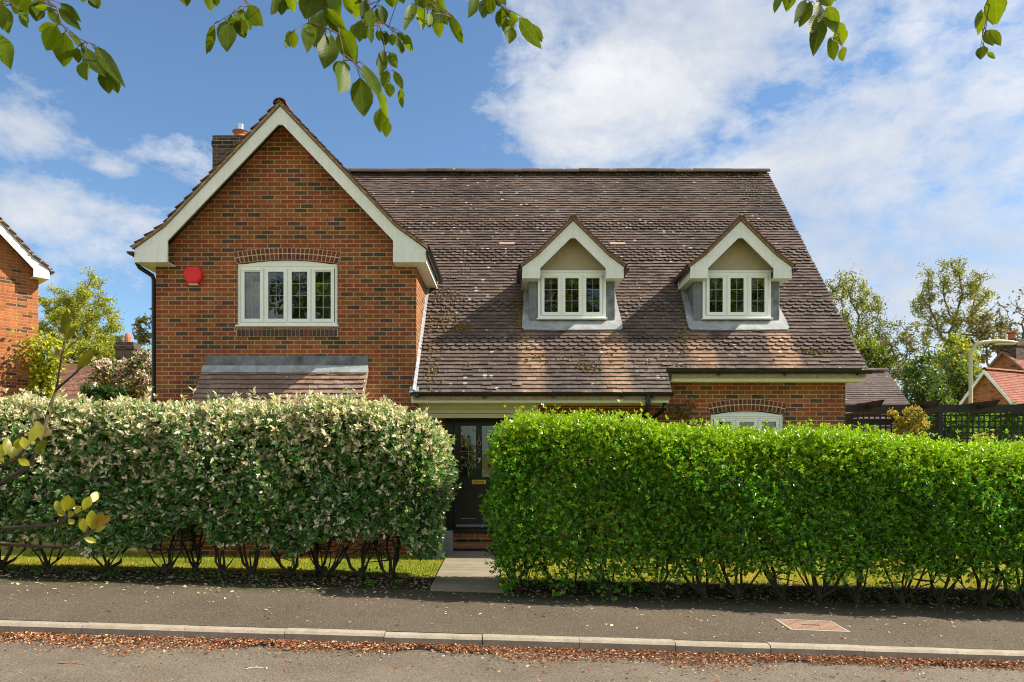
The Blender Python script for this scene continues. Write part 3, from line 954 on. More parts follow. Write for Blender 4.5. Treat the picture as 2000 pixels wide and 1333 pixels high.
# main roof
def umain(s):
    y = Y0 + s * math.cos(ANG)
    lo = -1.62 if y < 13.55 else RX0
    if y < 12.12: return [(lo, 2.62)]
    return [(lo, RX1 + .03)]
SL = (YRIDGE - Y0) / math.cos(ANG)
BANDS = [(1.02, 1.46), (2.12, 2.60), (3.85, 4.32), (5.0, 5.48)]
tile_field('main_roof_tiles', M['tile'], H, (0, Y0, Z0), (1, 0, 0), (0, math.cos(ANG), math.sin(ANG)), umain, SL + .02, seed=3, bands=BANDS, front=.032, thick=.013, jit=1.0)
tile_field('back_roof_tiles', M['tile'], H, (0, 2 * YRIDGE - 12.1, zroof(12.1)), (1, 0, 0), (0, -math.cos(ANG), math.sin(ANG)), lambda s: (RX0, RX1 + .03), SL - .5, seed=4, gauge=.1)
b = MB()
b.prism([(12.14, zroof(12.14) - .05), (YRIDGE, ZRIDGE - .03), (2 * YRIDGE - 12.1, zroof(12.1) - .05), (2 * YRIDGE - 12.1, zroof(12.1) - .12), (YRIDGE, ZRIDGE - .2), (12.14, zroof(12.14) - .12)], 2.6, RX1 + .0, 'yz')
b.prism([(Y0 + .02, zroof(Y0 + .02) - .04), (YRIDGE, ZRIDGE - .03), (2 * YRIDGE - 12.1, zroof(12.1) - .05), (2 * YRIDGE - 12.1, zroof(12.1) - .12), (YRIDGE, ZRIDGE - .2), (Y0 + .02, zroof(Y0 + .02) - .12)], -1.62, 2.599, 'yz')
b.prism([(13.6, zroof(13.6) - .05), (YRIDGE, ZRIDGE - .03), (2 * YRIDGE - 12.1, zroof(12.1) - .05), (2 * YRIDGE - 12.1, zroof(12.1) - .12), (YRIDGE, ZRIDGE - .2), (13.6, zroof(13.6) - .12)], RX0, -1.621, 'yz')
b.build('roof_deck', M['mortar'], H)
ridge('ridge_tiles', M['tile'], H, (RX0, YRIDGE, ZRIDGE + .06), (RX1 + .04, YRIDGE, ZRIDGE + .06), r=.13)
# loose moss and pale vent slots
b = MB()
for (px, py) in ((990, 481), (1206, 481)):
    for_d = 11.867 / (TAN - (HY - py) / F)
    X, Yv, Zv = P(px, py, for_d)
    v = []
    for (dx, ds, dh) in ((-.16, 0, .05), (.16, 0, .05), (.16, .07, .045), (-.16, .07, .045), (-.16, 0, .02), (.16, 0, .02)):
        v.append((X + dx, Yv + ds * math.cos(ANG) - dh * math.sin(ANG), Zv + ds * math.sin(ANG) + dh * math.cos(ANG)))
    b.add(v, [(0, 1, 2, 3), (4, 5, 1, 0)])
    b.build('roof_vent', M['vent'], H); b = MB()
rs = np.random.RandomState(5)
V, Fq, cl = [], [], []
mossc = [(860, 628, 22, 5, 90), (885, 642, 22, 4, 60), (1596, 691, 16, 2, 60), (1475, 365, 22, 18, 110), (1330, 640, 8, 40, 150), (1015, 620, 8, 25, 140), (870, 590, 20, 20, 110), (1150, 720, 14, 5, 60), (900, 500, 50, 60, 60), (840, 700, 12, 50, 120), (1100, 340, 320, 3, 420), (1380, 342, 110, 4, 160), (1120, 703, 120, 10, 60), (1250, 600, 60, 60, 40), (545, 0, 0, 0, 0)]
for (px, py, sx, sy, n) in mossc:
    for _ in range(n):
        x_, y_ = rs.normal(px, sx), rs.normal(py, sy)
        if y_ < 339 or y_ > 764: continue
        d = 11.867 / (TAN - (HY - y_) / F); X, Yv, Zv = P(x_, y_, d)
        if X < -1.5 or X > 5.9 or (X > 2.55 and y_ > 722): continue
        r = rs.uniform(.007, .022); h = .05 + rs.uniform(0, .01)
        c = Vector((X, Yv, Zv)) + Vector((0, -math.sin(ANG), math.cos(ANG))) * h
        i0 = len(V)
        for q in range(6):
            a = q * math.pi / 3; rr = r * rs.uniform(.7, 1.2)
            V.append(c + Vector((math.cos(a) * rr * 1.5, math.sin(a) * rr * math.cos(ANG), math.sin(a) * rr * math.sin(ANG))) - Vector((0, -.7, .7)) * .02)
        V.append(c)
        for q in range(6): Fq.append((i0 + q, i0 + (q + 1) % 6, i0 + 6))
        k = rs.uniform(.6, 1.3); col = (.13 * k, .10 * k, .02 * k) if rs.rand() > .3 else (.24 * k, .13 * k, .05 * k)
        cl += [col] * 6
b = MB(); b.v = [tuple(v) for v in V]; b.f = Fq; b.c = cl
tag(b.build('roof_moss', M['paint'], H), kind='stuff')
# lead along the wing wall
b = MB()
ya, yb_ = 11.74, 13.72
for i in range(16):
    y0_ = ya + (yb_ - ya) * i / 16; y1_ = ya + (yb_ - ya) * (i + 1) / 16 - .004
    wv = .055
    hh = .055
    b.add([(WX1 + .004, y0_, zroof(y0_) + hh + .03), (WX1 + wv, y0_, zroof(y0_) + hh), (WX1 + wv, y1_, zroof(y1_) + hh), (WX1 + .004, y1_, zroof(y1_) + hh + .03),
           (WX1 + .004, y0_, zroof(y0_) + .13), (WX1 + .004, y1_, zroof(y0_) + .13 + .05)], [(0, 1, 2, 3), (4, 0, 3, 5)])
b.add([(WX1 - .05, ya - .05, zroof(ya) - .02), (WX1 + .1, ya - .05, zroof(ya) - .02), (WX1 + .1, ya + .06, zroof(ya) + .13), (WX1 - .05, ya + .06, zroof(ya) + .13)], [(0, 1, 2, 3)])
b.build('lead_flashing', M['lead_mid'], H)

# fascias, soffits, gutters and pipes
b = MB()
b.box(-1.66, 2.585, 11.80, 11.82, 2.725, 2.855); b.box(-1.60, 2.585, 11.821, YR - .002, 2.73, 2.745); b.box(2.565, 2.585, 11.821, YR - .002, 2.746, 2.95)
b.build('fascia', M['cream'], H)
b = MB()
b.box(2.62, 6.01, 12.18, 12.20, 3.115, 3.262); b.box(2.62, 5.99, 12.201, YR - .002, 3.12, 3.135); b.box(5.795, 6.01, 12.201, YR + .0, 3.136, 3.30)
b.build('fascia', M['cream'], H)
b = MB(); b.gutter((-1.67, 11.735, 2.885), (2.64, 11.735, 2.885), .056)
for x in (-1.55, -.45, .67, 1.8, 2.3): b.box(x - .018, x + .018, 11.70, 11.80, 2.80, 2.835)
b.build('gutter', M['black'], H)
b = MB(); b.gutter((2.60, 12.115, 3.297), (6.08, 12.115, 3.297), .056)
for x in (3.5, 4.62, 5.85): b.box(x - .018, x + .018, 12.08, 12.18, 3.215, 3.245)
b.build('gutter', M['black'], H)
b = MB(); b.gutter((XC + 2.475, 11.86, 5.235), (XC + 2.475, 13.76, 5.235), .056); b.build('gutter', M['black'], H)
b = MB(); b.gutter((XC - 2.475, 11.86, 5.235), (XC - 2.475, 16.0, 5.235), .056); b.build('gutter', M['black'], H)
b = MB()
b.tube([(2.66, 12.115, 3.25), (2.66, 12.115, 3.13), (2.64, 12.13, 3.08), (2.54, 12.0, 2.90), (2.53, 11.9, 2.84), (2.53, 11.9, 2.66), (2.51, 12.0, 2.60), (2.40, 12.36, 2.48), (2.36, 12.40, 2.42), (2.36, 12.40, .1)], .037, 10)
b.build('downpipe', M['black'], H)
b = MB()
b.tube([(2.23, 11.735, 2.84), (2.23, 11.735, 2.70), (2.23, 11.78, 2.64), (2.23, 12.36, 2.44), (2.23, 12.40, 2.36), (2.23, 12.40, .1)], .037, 10)
b.lathe([(.046, 2.70), (.046, 2.80)], 2.23, 11.735, 10); b.build('downpipe', M['black'], H)
b = MB()
b.tube([(XC - 2.475, 12.1, 5.19), (XC - 2.475, 12.1, 5.10), (XC - 2.45, 12.13, 5.04), (-6.14, 12.24, 4.93), (-6.125, 12.26, 4.86), (-6.125, 12.26, .1)], .037, 10)
b.build('downpipe', M['black'], H)
# boxing over the porch
b = MB()
for i, (za, zb) in enumerate(((2.51, 2.585), (2.592, 2.66), (2.667, 2.729))):
    b.box(-1.628, .455, 12.385 - .004 * (i % 2), 12.41, za, zb)
b.box(-1.628, .455, 12.411, 13.29, 2.56, 2.575)
b.build('porch_boarding', M['cream'], H)
brick_arch(H, rwx0 - .01, rwx1 + .01, rwz1 + .018, .075, .215, YR, 18)
window(H, rwx0, rwx1, rwz0 + .03, rwz1, YR + .03, 3, 4, arch=.075, depth=.1)
b = MB(); b.box(rwx0 - .2, rwx1 + .2, 13.4, 13.45, 1.0, 2.9); b.build('room_lining', M['room'], H)

# front door
YD = 13.24
fr_ = MB()
fr_.box(-1.16, -1.08, YD - .03, YD + .08, .44, 2.56); fr_.box(-.14, -.06, YD - .03, YD + .08, .44, 2.56); fr_.box(-1.08, -.14, YD - .03, YD + .08, 2.50, 2.56); fr_.box(-1.22, -1.161, YD + .02, YD + .1, .44, 2.56); fr_.box(-.059, .0, YD + .02, YD + .1, .44, 2.56)
fr_.bevbox(-1.20, -.02, YD - .10, YD - .0, .44, .535, .01)
fr_.build('door_frame', M['door'], H)
D = MB()
dx0, dx1, dz0, dz1 = -1.075, -.145, .54, 2.497
cols = [(-.945, -.665), (-.555, -.275)]
yy0, yy1 = YD, YD + .045
zl0, zl1, zu0, zu1 = .70, 1.27, 1.477, 2.42
for (a, c) in ((dx0, cols[0][0]), (cols[0][1], cols[1][0]), (cols[1][1], dx1)): D.box(a, c, yy0, yy1, dz0, dz1)
for (a, c) in cols:
    D.box(a, c, yy0, yy1, dz0, zl0); D.box(a, c, yy0, yy1, zl1, zu0); D.box(a, c, yy0, yy1, zu1, dz1)
    D.box(a, c, yy0 + .02, yy1 - .004, zl0, zl1)
    D.bevbox(a + .035, c - .035, yy0 + .006, yy0 + .0195, zl0 + .035, zl1 - .035, .006)
DO = D.build('front_door', M['door'], H)
b = MB()
for (a, c) in cols:
    b.box(a + .001, c - .001, yy0 + .001, yy0 + .016, zl0 + .001, zl0 + .014)
b.bevbox(dx0 + .04, dx1 - .03, YD - .045, YD - .001, .548, .60, .01)
b.build('weather_bar', m_plain('grey_bar', (.22, .25, .27), .35, .1, 9), DO)
for (a, c) in cols:
    b = MB(); b.box(a - .002, c + .002, yy0 + .02, yy0 + .026, zu0 - .002, zu1 + .002); b.build('pane', M['glass'], DO)
    b = MB(); xm = (a + c) / 2; yb2 = yy0 + .013
    def came(p, q): b.beam((p[0], yb2, p[1]), (q[0], yb2, q[1]), .007, .007)
    zd = zu0 + .215
    came((xm, zu0), (xm, zd - .075)); came((xm, zd + .075), (xm, zd + .38))
    for (s1, s2) in ((1, 1), (1, -1), (-1, 1), (-1, -1)):
        came((xm + s1 * .045, zd), (xm, zd + s2 * .075))
    came((a, zd), (xm - .045, zd)); came((xm + .045, zd), (c, zd))
    z2 = zd + .25
    came((a, z2), (c, z2 + .0)); came((xm, z2 + .13), (xm, zu1))
    b.build('lead_bars', M['lead_pale'], DO)
    for z3 in (zd, zd + .26, zd + .52): b = MB(); b.prism([(xm - .034, z3), (xm, z3 - .058), (xm + .034, z3), (xm, z3 + .058)], yy0 + .014, yy0 + .0195); b.build('glass_diamond', M['door'], DO)
b = MB(); b.box(dx0, dx1, YD + .9, YD + .95, .45, 2.6); b.box(-1.2, .0, YD + .1, YD + .94, .43, .445); b.build('room_lining', M['room'], H)
# letter plate, knocker, handle, number
xm = -.61
b = MB(); b.bevbox(xm - .128, xm + .128, YD - .016, YD - .0005, 1.338, 1.426, .006); lp = b.build('letter_plate', M['brass'], DO)
b = MB(); b.bevbox(xm - .098, xm + .098, YD - .024, YD - .0165, 1.360, 1.404, .004); b.build('letter_flap', m_plain('deep_brass', (.5, .26, .05), .35, .1, 20, .5, .7), DO)
b = MB()
b.lathe([(.006, 2.185), (.026, 2.20), (.03, 2.225), (.022, 2.245), (.012, 2.26)], xm, YD - .022, 12)
ring = [(xm + math.sin(a) * .034, YD - .03, 2.10 + math.cos(a) * .042) for a in [i * math.pi / 8 for i in range(17)]]
b.tube(ring, .009, 8); b.tube([(xm, YD - .02, 2.19), (xm, YD - .03, 2.14)], .01, 8); b.lathe([(.008, 2.045), (.018, 2.055), (.008, 2.07)], xm, YD - .03, 10)
b.build('knocker', M['brass'], DO)
b = MB(); b.tube([(xm, YD - .001, 1.935), (xm, YD - .02, 1.935)], .022, 12); M['dull'] = m_plain('dull_metal', (.10, .09, .09), .35, .1, 9, .5, .6); b.build('door_viewer', M['dull'], DO); b = MB(); b.tube([(xm, YD - .001, 2.0), (xm, YD - .012, 2.0)], .016, 10); b.build('knocker_stop', M['dull'], DO)
b = MB(); b.tube([(-1.01, YD - .001, 1.577), (-1.01, YD - .05, 1.577), (-.93, YD - .055, 1.577)], .011, 8); b.bevbox(-1.03, -.995, YD - .012, YD - .0005, 1.47, 1.63, .004); b.build('handle', M['brass'], DO)
cu = bpy.data.curves.new('door_number', 'FONT'); cu.body = '7'; cu.size = .13; cu.extrude = .003; cu.align_x = 'CENTER'; cu.materials.append(M['chrome'])
o = bpy.data.objects.new('digit', cu); C.objects.link(o); dg = bpy.context.evaluated_depsgraph_get(); me_ = bpy.data.meshes.new_from_object(o.evaluated_get(dg)); bpy.data.objects.remove(o); bpy.data.curves.remove(cu)
o = bpy.data.objects.new('door_number', me_); o.location = (xm + .005, YD - .006, 1.735); o.rotation_euler = (R(90), 0, 0); put(o, DO)
# doorstep
b = MB(); b.box(-1.18, -.0, 12.98, YD - .03, -.1, .33); b.bevbox(-1.2, .02, 12.95, YD - .02, .331, .44, .008); b.build('upper_step', M['brick'], H)
b = MB(); b.bevbox(-1.2, .15, 12.70, 12.979, -.1, .295, .01, (.30, .145, .07)); b.build('lower_step', M['arch'], H)

# chimney
b = MB(); b.box(-6.06, -5.12, 14.5, 15.15, 5.0, 8.36)
b.bevbox(-6.075, -5.105, 14.485, 15.165, 8.12, 8.26, .01); b.box(-6.0, -5.2, 14.58, 15.05, 8.361, 8.40)
ch = b.build('chimney', M['chimney'], H)
b = MB(); b.lathe([(.13, 8.38), (.14, 8.42), (.125, 8.46), (.155, 8.52), (.17, 8.535), (.12, 8.54)], -5.58, 14.75, 18); b.build('chimney_pot', M['terracotta'], ch)
b = MB(); b.lathe([(.062, 8.53), (.062, 8.66), (.07, 8.665), (.07, 8.69), (.05, 8.70)], -5.58, 14.75, 14); b.build('flue_cowl', M['chrome'], ch)

# dormers: one built, then copied
DY = 13.0
def make_dormer(parent, xc):
    b = MB()
    zr = lambda y: zroof(DY + y)
    b.box(-.765, -.622, 0, .06, zr(0) - .12, 5.19); b.box(.622, .765, 0, .06, zr(0) - .12, 5.19); b.box(-.621, .621, .005, .06, zr(0) - .12, 4.325)
    for s in (-1, 1):
        x0, x1 = sorted((s * .72, s * .762))
        b.prism([(.061, zr(.061) - .1), (.061, 5.2), (.95, 5.2), (.95, zr(.95) - .1)], x0, x1, 'yz')
        xx = s * .69     # standing lead roll
        b.tube([(s * .768, .01, zr(0) - .05), (s * .768, .01, 5.18)], .014, 8)
    d = b.build('dormer', M['lead'], parent)
    d.location = (xc, DY, 0)
    def fin(o):
        return o
    b = MB()   # pale lead skirt lying on the tiles
    off = .052
    def sk(x, y): return (x, y - off * math.sin(ANG), zr(y) + off * math.cos(ANG))
    def strip(pts):
        top = [sk(x, y) for x, y in pts]; n = len(top)
        low = [(p[0], p[1] + .02 * math.sin(ANG), p[2] - .02 * math.cos(ANG)) for p in top]
        b.add(top + low, [tuple(range(n)), tuple(range(2 * n - 1, n - 1, -1))] + [(i, n + i, n + (i + 1) % n, (i + 1) % n) for i in range(n)])
    strip([(-.90, -.11), (-.86, -.15), (-.3, -.16), (.3, -.155), (.86, -.15), (.90, -.11), (.90, .02), (-.90, .02)])
    for s in (-1, 1): strip([(s * .755, .021), (s * .90, .021), (s * .875, .35), (s * .86, .80), (s * .755, .80)][::s])
    b.build('lead_skirt', M['lead_pale'], d)
    gable_front(d, 0, -.25, 1.7, 5.02, .90, .315, .2, .638, 6.038, 5.735, M['tile_warm'], M['white'], 80, None, tz=.085, side_to=.7)
    b = MB(); b.prism([(-.76, 5.192), (.76, 5.192), (.76, 5.25), (0, 6.0), (-.76, 5.25)], .0, .06); b.build('gable_panel', M['render'], d)
    window(d, -.617, .617, 4.352, 5.186, -.03, 3, 3, nested=True, depth=.09, sill=.028)
    b = MB(); b.box(-.62, .62, -.045, -.02, 5.187, 5.215); b.build('head_trim', M['upvc'], d)
    for s in (-1, 1):
        b = MB(); b.gutter((s * .955, -.30, 5.185), (s * .955, .62, 5.185), .05); b.build('gutter', M['black'], d)
    b = MB(); b.box(-.7, .7, .9, .95, 4.2, 5.6); b.box(-.7, .7, .1, .9, 4.2, 4.25); b.build('room_lining', M['room'], d)
    b = MB(); b.box(-.56, .56, .10, .115, 5.0, 5.16); b.build('blind', M['blind'], d)
    return d
d1 = make_dormer(H, 1.085)
d2 = d1.copy(); C.objects.link(d2); d2.location = (4.07, DY, 0); d2.parent = H
for ch_ in d1.children:
    c2 = ch_.copy(); C.objects.link(c2); c2.parent = d2
for dd, items in ((d1, [(-.34, .10, .22, (.45, .42, .30)), (.36, .16, .26, (.30, .33, .28))]), (d2, [(-.40, .12, .16, (.30, .32, .22)), (.40, .06, .30, (.40, .42, .36))])):
    for (x, wv, hv, c) in items:
        b = MB(); b.lathe([(wv * .45, 4.36), (wv * .5, 4.36 + hv * .5), (wv * .38, 4.36 + hv * .6), (wv * .55, 4.36 + hv)], x, .3, 14, c); b.build('vase', M['paint'], dd)

# ------------------------------------------------------------------ planters, mat
def planter(x, y, wv, hv, label):
    z = zg(x, y) + .01
    r = thing('planter', label, 'planter', (x, y, z), 0, 'grey planters beside the doorstep')
    b = MB()
    for (xa, xb, ya, yb) in ((-wv, wv, -wv, -wv + .03), (-wv, wv, wv - .03, wv), (-wv, -wv + .03, -wv + .03, wv - .03), (wv - .03, wv, -wv + .03, wv - .03)):
        b.box(xa, xb, ya, yb, 0, hv)
    b.build('pot', M['planter'], r)
    b = MB(); b.box(-wv + .03, wv - .03, -wv + .03, wv - .03, 0, hv - .05); b.build('soil', M['soil'], r)
planter(-1.27, 11.75, .145, .27, 'low square grey planter at the lawn corner beside the path')
planter(-1.13, 12.15, .125, .40, 'taller grey planter close to the doorstep behind the low one')
dm = MB(); dm.bevbox(-1.1, .02, 12.44, 12.69, zg(0, 12.5) + .04, zg(0, 12.5) + .062, .006)
tag(dm.build('doormat', M['mat']), 'thin black doormat lying at the foot of the front steps', 'doormat')

# ------------------------------------------------------------------ hedges
def hedge(name, label, x0, x1, yc, halfy, ztop, zbot, zgr, mat, colf, n_sprig, per, leafL, seed, bases, stem_h, rr=.3, dens=None, up=.3, lump=.07, ends=(True, True), shoots=400, shell=.17):
    rs = np.random.RandomState(seed)
    root = thing(name, label, 'hedge', (.5 * (x0 + x1), yc, zg(.5 * (x0 + x1), yc)), 0)
    ox, oy, oz = root.location
    # sample the skin of a rounded box
    X = rs.uniform(x0, x1, n_sprig * 2)
    ph = rs.rand(len(X))
    zt = ztop(X); zb = zbot(X)
    hgt = zt - zb
    per_len = 2 * hgt + 2 * halfy
    q = ph * per_len
    Y = np.zeros_like(X); Z = np.zeros_like(X); NY = np.zeros_like(X); NZ = np.zeros_like(X)
    f = q < hgt
    Y[f] = -halfy; Z[f] = zb[f] + q[f]; NY[f] = -1
    tmask = (~f) & (q < hgt + 2 * halfy)
    Y[tmask] = -halfy + (q - hgt)[tmask]; Z[tmask] = zt[tmask]; NZ[tmask] = 1
    bk = q >= hgt + 2 * halfy
    Y[bk] = halfy; Z[bk] = zt[bk] - (q - hgt - 2 * halfy)[bk]; NY[bk] = 1
    NX = np.zeros_like(X)
    # ends
    for e, on in ((x0, ends[0]), (x1, ends[1])):
        if not on: continue
        k = int(n_sprig * .06 * halfy)+int(n_sprig*.05)
        xe = np.full(k, e); ye = rs.uniform(-halfy, halfy, k)
        ze = rs.uniform(0, 1, k) * (ztop(xe) - zbot(xe)) + zbot(xe)
        X = np.r_[X, xe]; Y = np.r_[Y, ye]; Z = np.r_[Z, ze]
        NX = np.r_[NX, np.full(k, -1.0 if e == x0 else 1.0)]; NY = np.r_[NY, np.zeros(k)]; NZ = np.r_[NZ, np.zeros(k)]
    # round the corners
    zt = ztop(X); zb = zbot(X)
    cy = np.clip(Y, -halfy + rr, halfy - rr); cz = np.clip(Z, zb + rr * .8, zt - rr); cx = np.clip(X, x0 + rr if ends[0] else -99, x1 - rr if ends[1] else 99)
    v = np.stack([X - cx, Y - cy, Z - cz], 1)
    ln = np.linalg.norm(v, axis=1); far = ln > 1e-4
    nn = np.stack([NX, NY, NZ], 1)
    vn = np.where(far[:, None], v / np.maximum(ln, 1e-4)[:, None], nn)
    lim = rr
    P0 = np.stack([cx, cy, cz], 1) + vn * np.minimum(ln, lim)[:, None]
    # lumps and depth inside the shell
    lm = lump * (np.sin(X * 2.3 + Z * 3.1 + seed) + .7 * np.sin(X * 5.1 - Z * 4.3 + Y * 3) + .5 * np.sin(X * 9.7 + Z * 8.1)) / 1.6
    dep = rs.exponential(shell, len(X)) * .7
    tuft = np.where(rs.rand(len(X)) < .30, rs.uniform(0, .13, len(X)), 0)
    P0 = P0 + vn * (lm - dep + tuft)[:, None]
    if dens is not None:
        keep = rs.rand(len(X)) < dens(P0[:, 0], P0[:, 2], lm)
        P0, vn, dep, lm = P0[keep], vn[keep], dep[keep], lm[keep]
    P0[:, 1] += yc
    n = len(P0)
    sd = unit(vn + np.array([0, 0, up]) + rs.normal(0, .45, (n, 3)))
    # upright shoots above the top
    xs_ = rs.uniform(x0 + .1, x1 - .1, shoots); ys_ = rs.uniform(-halfy * .85, halfy * .85, shoots)
    sh_h = np.abs(rs.normal(0, .06 + .6 * leafL, shoots))
    steps = 3
    SP = [np.stack([xs_ + rs.normal(0, .02, shoots), ys_ + yc, ztop(xs_) - .03 + sh_h * k / (steps - 1)], 1) for k in range(steps)]
    P0 = np.concatenate([P0] + SP); sd = np.concatenate([sd] + [unit(np.array([[0, 0, 1.0]]) + rs.normal(0, .25, (shoots, 3)))] * steps)
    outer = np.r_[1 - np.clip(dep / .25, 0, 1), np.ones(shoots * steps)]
    N = len(P0)
    # leaves of each sprig in a whorl
    pos = np.repeat(P0, per, 0); ax = np.repeat(sd, per, 0); out = np.repeat(outer, per); sid = np.repeat(rs.rand(N), per)
    m = len(pos)
    a = rs.rand(m) * 2 * np.pi
    ref = np.where(np.abs(ax[:, 2:3]) > .9, np.array([[1.0, 0, 0]]), np.array([[0, 0, 1.0]]))
    e1 = unit(np.cross(ax, ref)); e2 = np.cross(ax, e1)
    rad = e1 * np.cos(a)[:, None] + e2 * np.sin(a)[:, None]
    spread = rs.uniform(.35, 1.25, m)[:, None]
    la = unit(ax + rad * spread + np.array([0, 0, -.08]))
    nr = unit(np.cross(np.cross(la, ax), la) + rs.normal(0, .2, (m, 3)))
    Ls = leafL * rs.uniform(.6, 1.25, m); Ws = Ls * rs.uniform(.36, .52, m)
    pos = pos + ax * (rs.rand(m)[:, None] - .5) * leafL * .9 + rad * .004
    keep = pos[:, 2] > zg(0, yc) - .02 - .03 * pos[:, 0]
    pos, la, nr, Ls, Ws, out, sid = pos[keep], la[keep], nr[keep], Ls[keep], Ws[keep], out[keep], sid[keep]
    V, Fa = leaf_arrays(pos, la, nr, Ls, Ws)
    cols = colf(rs, pos, out, sid)
    np_mesh('foliage', V - np.array([[ox, oy, oz]]), [Fa], mat, root, np.repeat(cols, 2, 0))
    # stems
    for (bx, by) in bases:
        b = MB(); g = zg(bx, by)
        ns = rs.randint(3, 6)
        b.tube([(bx - ox, by - oy, g - .08 - oz), (bx - ox + rs.normal(0, .01), by - oy, g + .06 - oz), (bx - ox, by - oy, g + .16 - oz)], [.05, .04, .03], 8)
        ns += 2
        for i in range(ns):
            aa = rs.uniform(0, 2 * np.pi); sp = rs.uniform(.2, .62); hh = stem_h(bx) * rs.uniform(.9, 1.3)
            ex, ey = bx + math.cos(aa) * sp, by + math.sin(aa) * sp * .6
            pts = []; r0 = rs.uniform(.009, .026)
            K = 6
            for kk in range(K + 1):
                tt = kk / K
                pts.append((bx + (ex - bx) * tt ** .7 + rs.normal(0, .018) - ox, by + (ey - by) * tt + rs.normal(0, .014) - oy, g + .05 + (hh - .05) * tt ** 1.15 - oz))
            b.tube(pts, [r0 * (1 - .55 * kk / K) for kk in range(K + 1)], 6)
            for w_ in range(rs.randint(2, 5)):
                j = rs.randint(2, K); p = Vector(pts[j]); dv = Vector((rs.normal(0, 1), rs.normal(0, .5), rs.uniform(-.2, .9))).normalized() * rs.uniform(.12, .4)
                mid = p + dv * .5 + Vector((rs.normal(0, .02), rs.normal(0, .02), rs.normal(0, .02)))
                b.tube([p, mid, p + dv], [.010, .008, .004], 5)
        b.build('trunk', M['bark_dark'], root)
    return root

def col_left(rs, pos, out, sid):
    m = len(pos)
    hgt = np.clip((pos[:, 2] - 1.2) / 1.3, 0, 1)
    old = np.array([[.060, .165, .024]]) * rs.uniform(.6, 1.5, (m, 1)) + np.array([[.02, .022, .008]]) * rs.rand(m, 1)
    young = np.array([[.82, .69, .46]]) * rs.uniform(.65, 1.25, (m, 1))
    grey = np.array([[.30, .36, .22]]) * rs.uniform(.7, 1.3, (m, 1))
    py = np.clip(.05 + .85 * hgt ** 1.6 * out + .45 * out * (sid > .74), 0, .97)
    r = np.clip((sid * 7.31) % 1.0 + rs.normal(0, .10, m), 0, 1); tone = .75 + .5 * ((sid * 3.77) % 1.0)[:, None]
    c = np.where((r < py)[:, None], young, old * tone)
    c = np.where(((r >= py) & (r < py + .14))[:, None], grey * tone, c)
    yl = rs.rand(m) < .012
    c = np.where(yl[:, None], np.array([[.33, .27, .02]]), c)
    br = (sid > .88) & (rs.rand(m) < .7)
    return np.where(br[:, None], np.array([[.13, .27, .03]]), c)
def col_right(rs, pos, out, sid):
    m = len(pos)
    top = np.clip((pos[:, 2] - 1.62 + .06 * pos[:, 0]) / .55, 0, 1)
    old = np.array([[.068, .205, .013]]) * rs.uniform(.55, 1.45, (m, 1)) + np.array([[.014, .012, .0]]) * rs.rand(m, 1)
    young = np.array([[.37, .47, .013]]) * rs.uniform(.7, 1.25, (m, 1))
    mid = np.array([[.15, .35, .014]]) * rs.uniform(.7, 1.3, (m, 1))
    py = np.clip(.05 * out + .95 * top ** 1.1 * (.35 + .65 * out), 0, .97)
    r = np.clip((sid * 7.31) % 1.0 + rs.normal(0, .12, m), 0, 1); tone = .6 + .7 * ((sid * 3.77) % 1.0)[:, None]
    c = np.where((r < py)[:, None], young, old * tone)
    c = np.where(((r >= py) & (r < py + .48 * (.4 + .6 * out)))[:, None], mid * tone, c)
    yl = rs.rand(m) < .004
    return np.where(yl[:, None], np.array([[.38, .25, .06]]), c)

def base_l(px):
    y = 9.5; return ((px - HX) * y / F, y)
LB = [(-7.3, 9.5), (-6.75, 9.45)] + [(base_l(p)[0], 9.5 + q) for p, q in ((91, 0), (205, .05), (326, -.06), (368, .22), (433, .04), (493, -.03), (566, .0), (612, .25), (631, .1), (704, .02), (766, -.05))]
hedge('hedge', 'silvery green hedge with pale golden tips, left of the garden path', -8.6, -.96, 9.62, .62,
      lambda x: 2.40 - .012 * (x + 4) + .05 * np.sin(x * 1.7) - .22 * np.clip((x + 1.7), 0, 1),
      lambda x: .68 + .12 * np.sin(x * 2.9 + 1) + .06 * np.sin(x * 7.3) - .20 * np.clip((x + 1.6), 0, 1) + .0 * x, None,
      M['hedge_l'], col_left, 22000, 6, .068, 11, LB, lambda x: .95, rr=.26,
      dens=lambda x, z, l: np.clip((z - .50) / .3, .15, 1), up=.25, shoots=900, lump=.10, ends=(False, True))
def base_r(px):
    y = 8.95; return ((px - HX) * y / F, y)
RB = [base_r(p) for p in (1011, 1095, 1190, 1283, 1372, 1439, 1529, 1600, 1672, 1760, 1834, 1921, 1992)] + [(6.9, 8.95), (7.5, 8.95)]
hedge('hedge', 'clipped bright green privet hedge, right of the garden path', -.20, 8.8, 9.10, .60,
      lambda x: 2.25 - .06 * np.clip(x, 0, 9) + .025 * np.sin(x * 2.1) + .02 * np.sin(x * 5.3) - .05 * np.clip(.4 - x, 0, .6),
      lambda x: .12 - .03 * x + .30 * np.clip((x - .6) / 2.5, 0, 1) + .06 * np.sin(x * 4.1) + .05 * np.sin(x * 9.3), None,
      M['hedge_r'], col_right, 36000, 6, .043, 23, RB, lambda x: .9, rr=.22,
      dens=lambda x, z, l: np.clip(.16 + (z + .03 * x - .30) / .75, .16, 1), up=.45, shoots=1500, lump=.085, ends=(True, False), shell=.19)

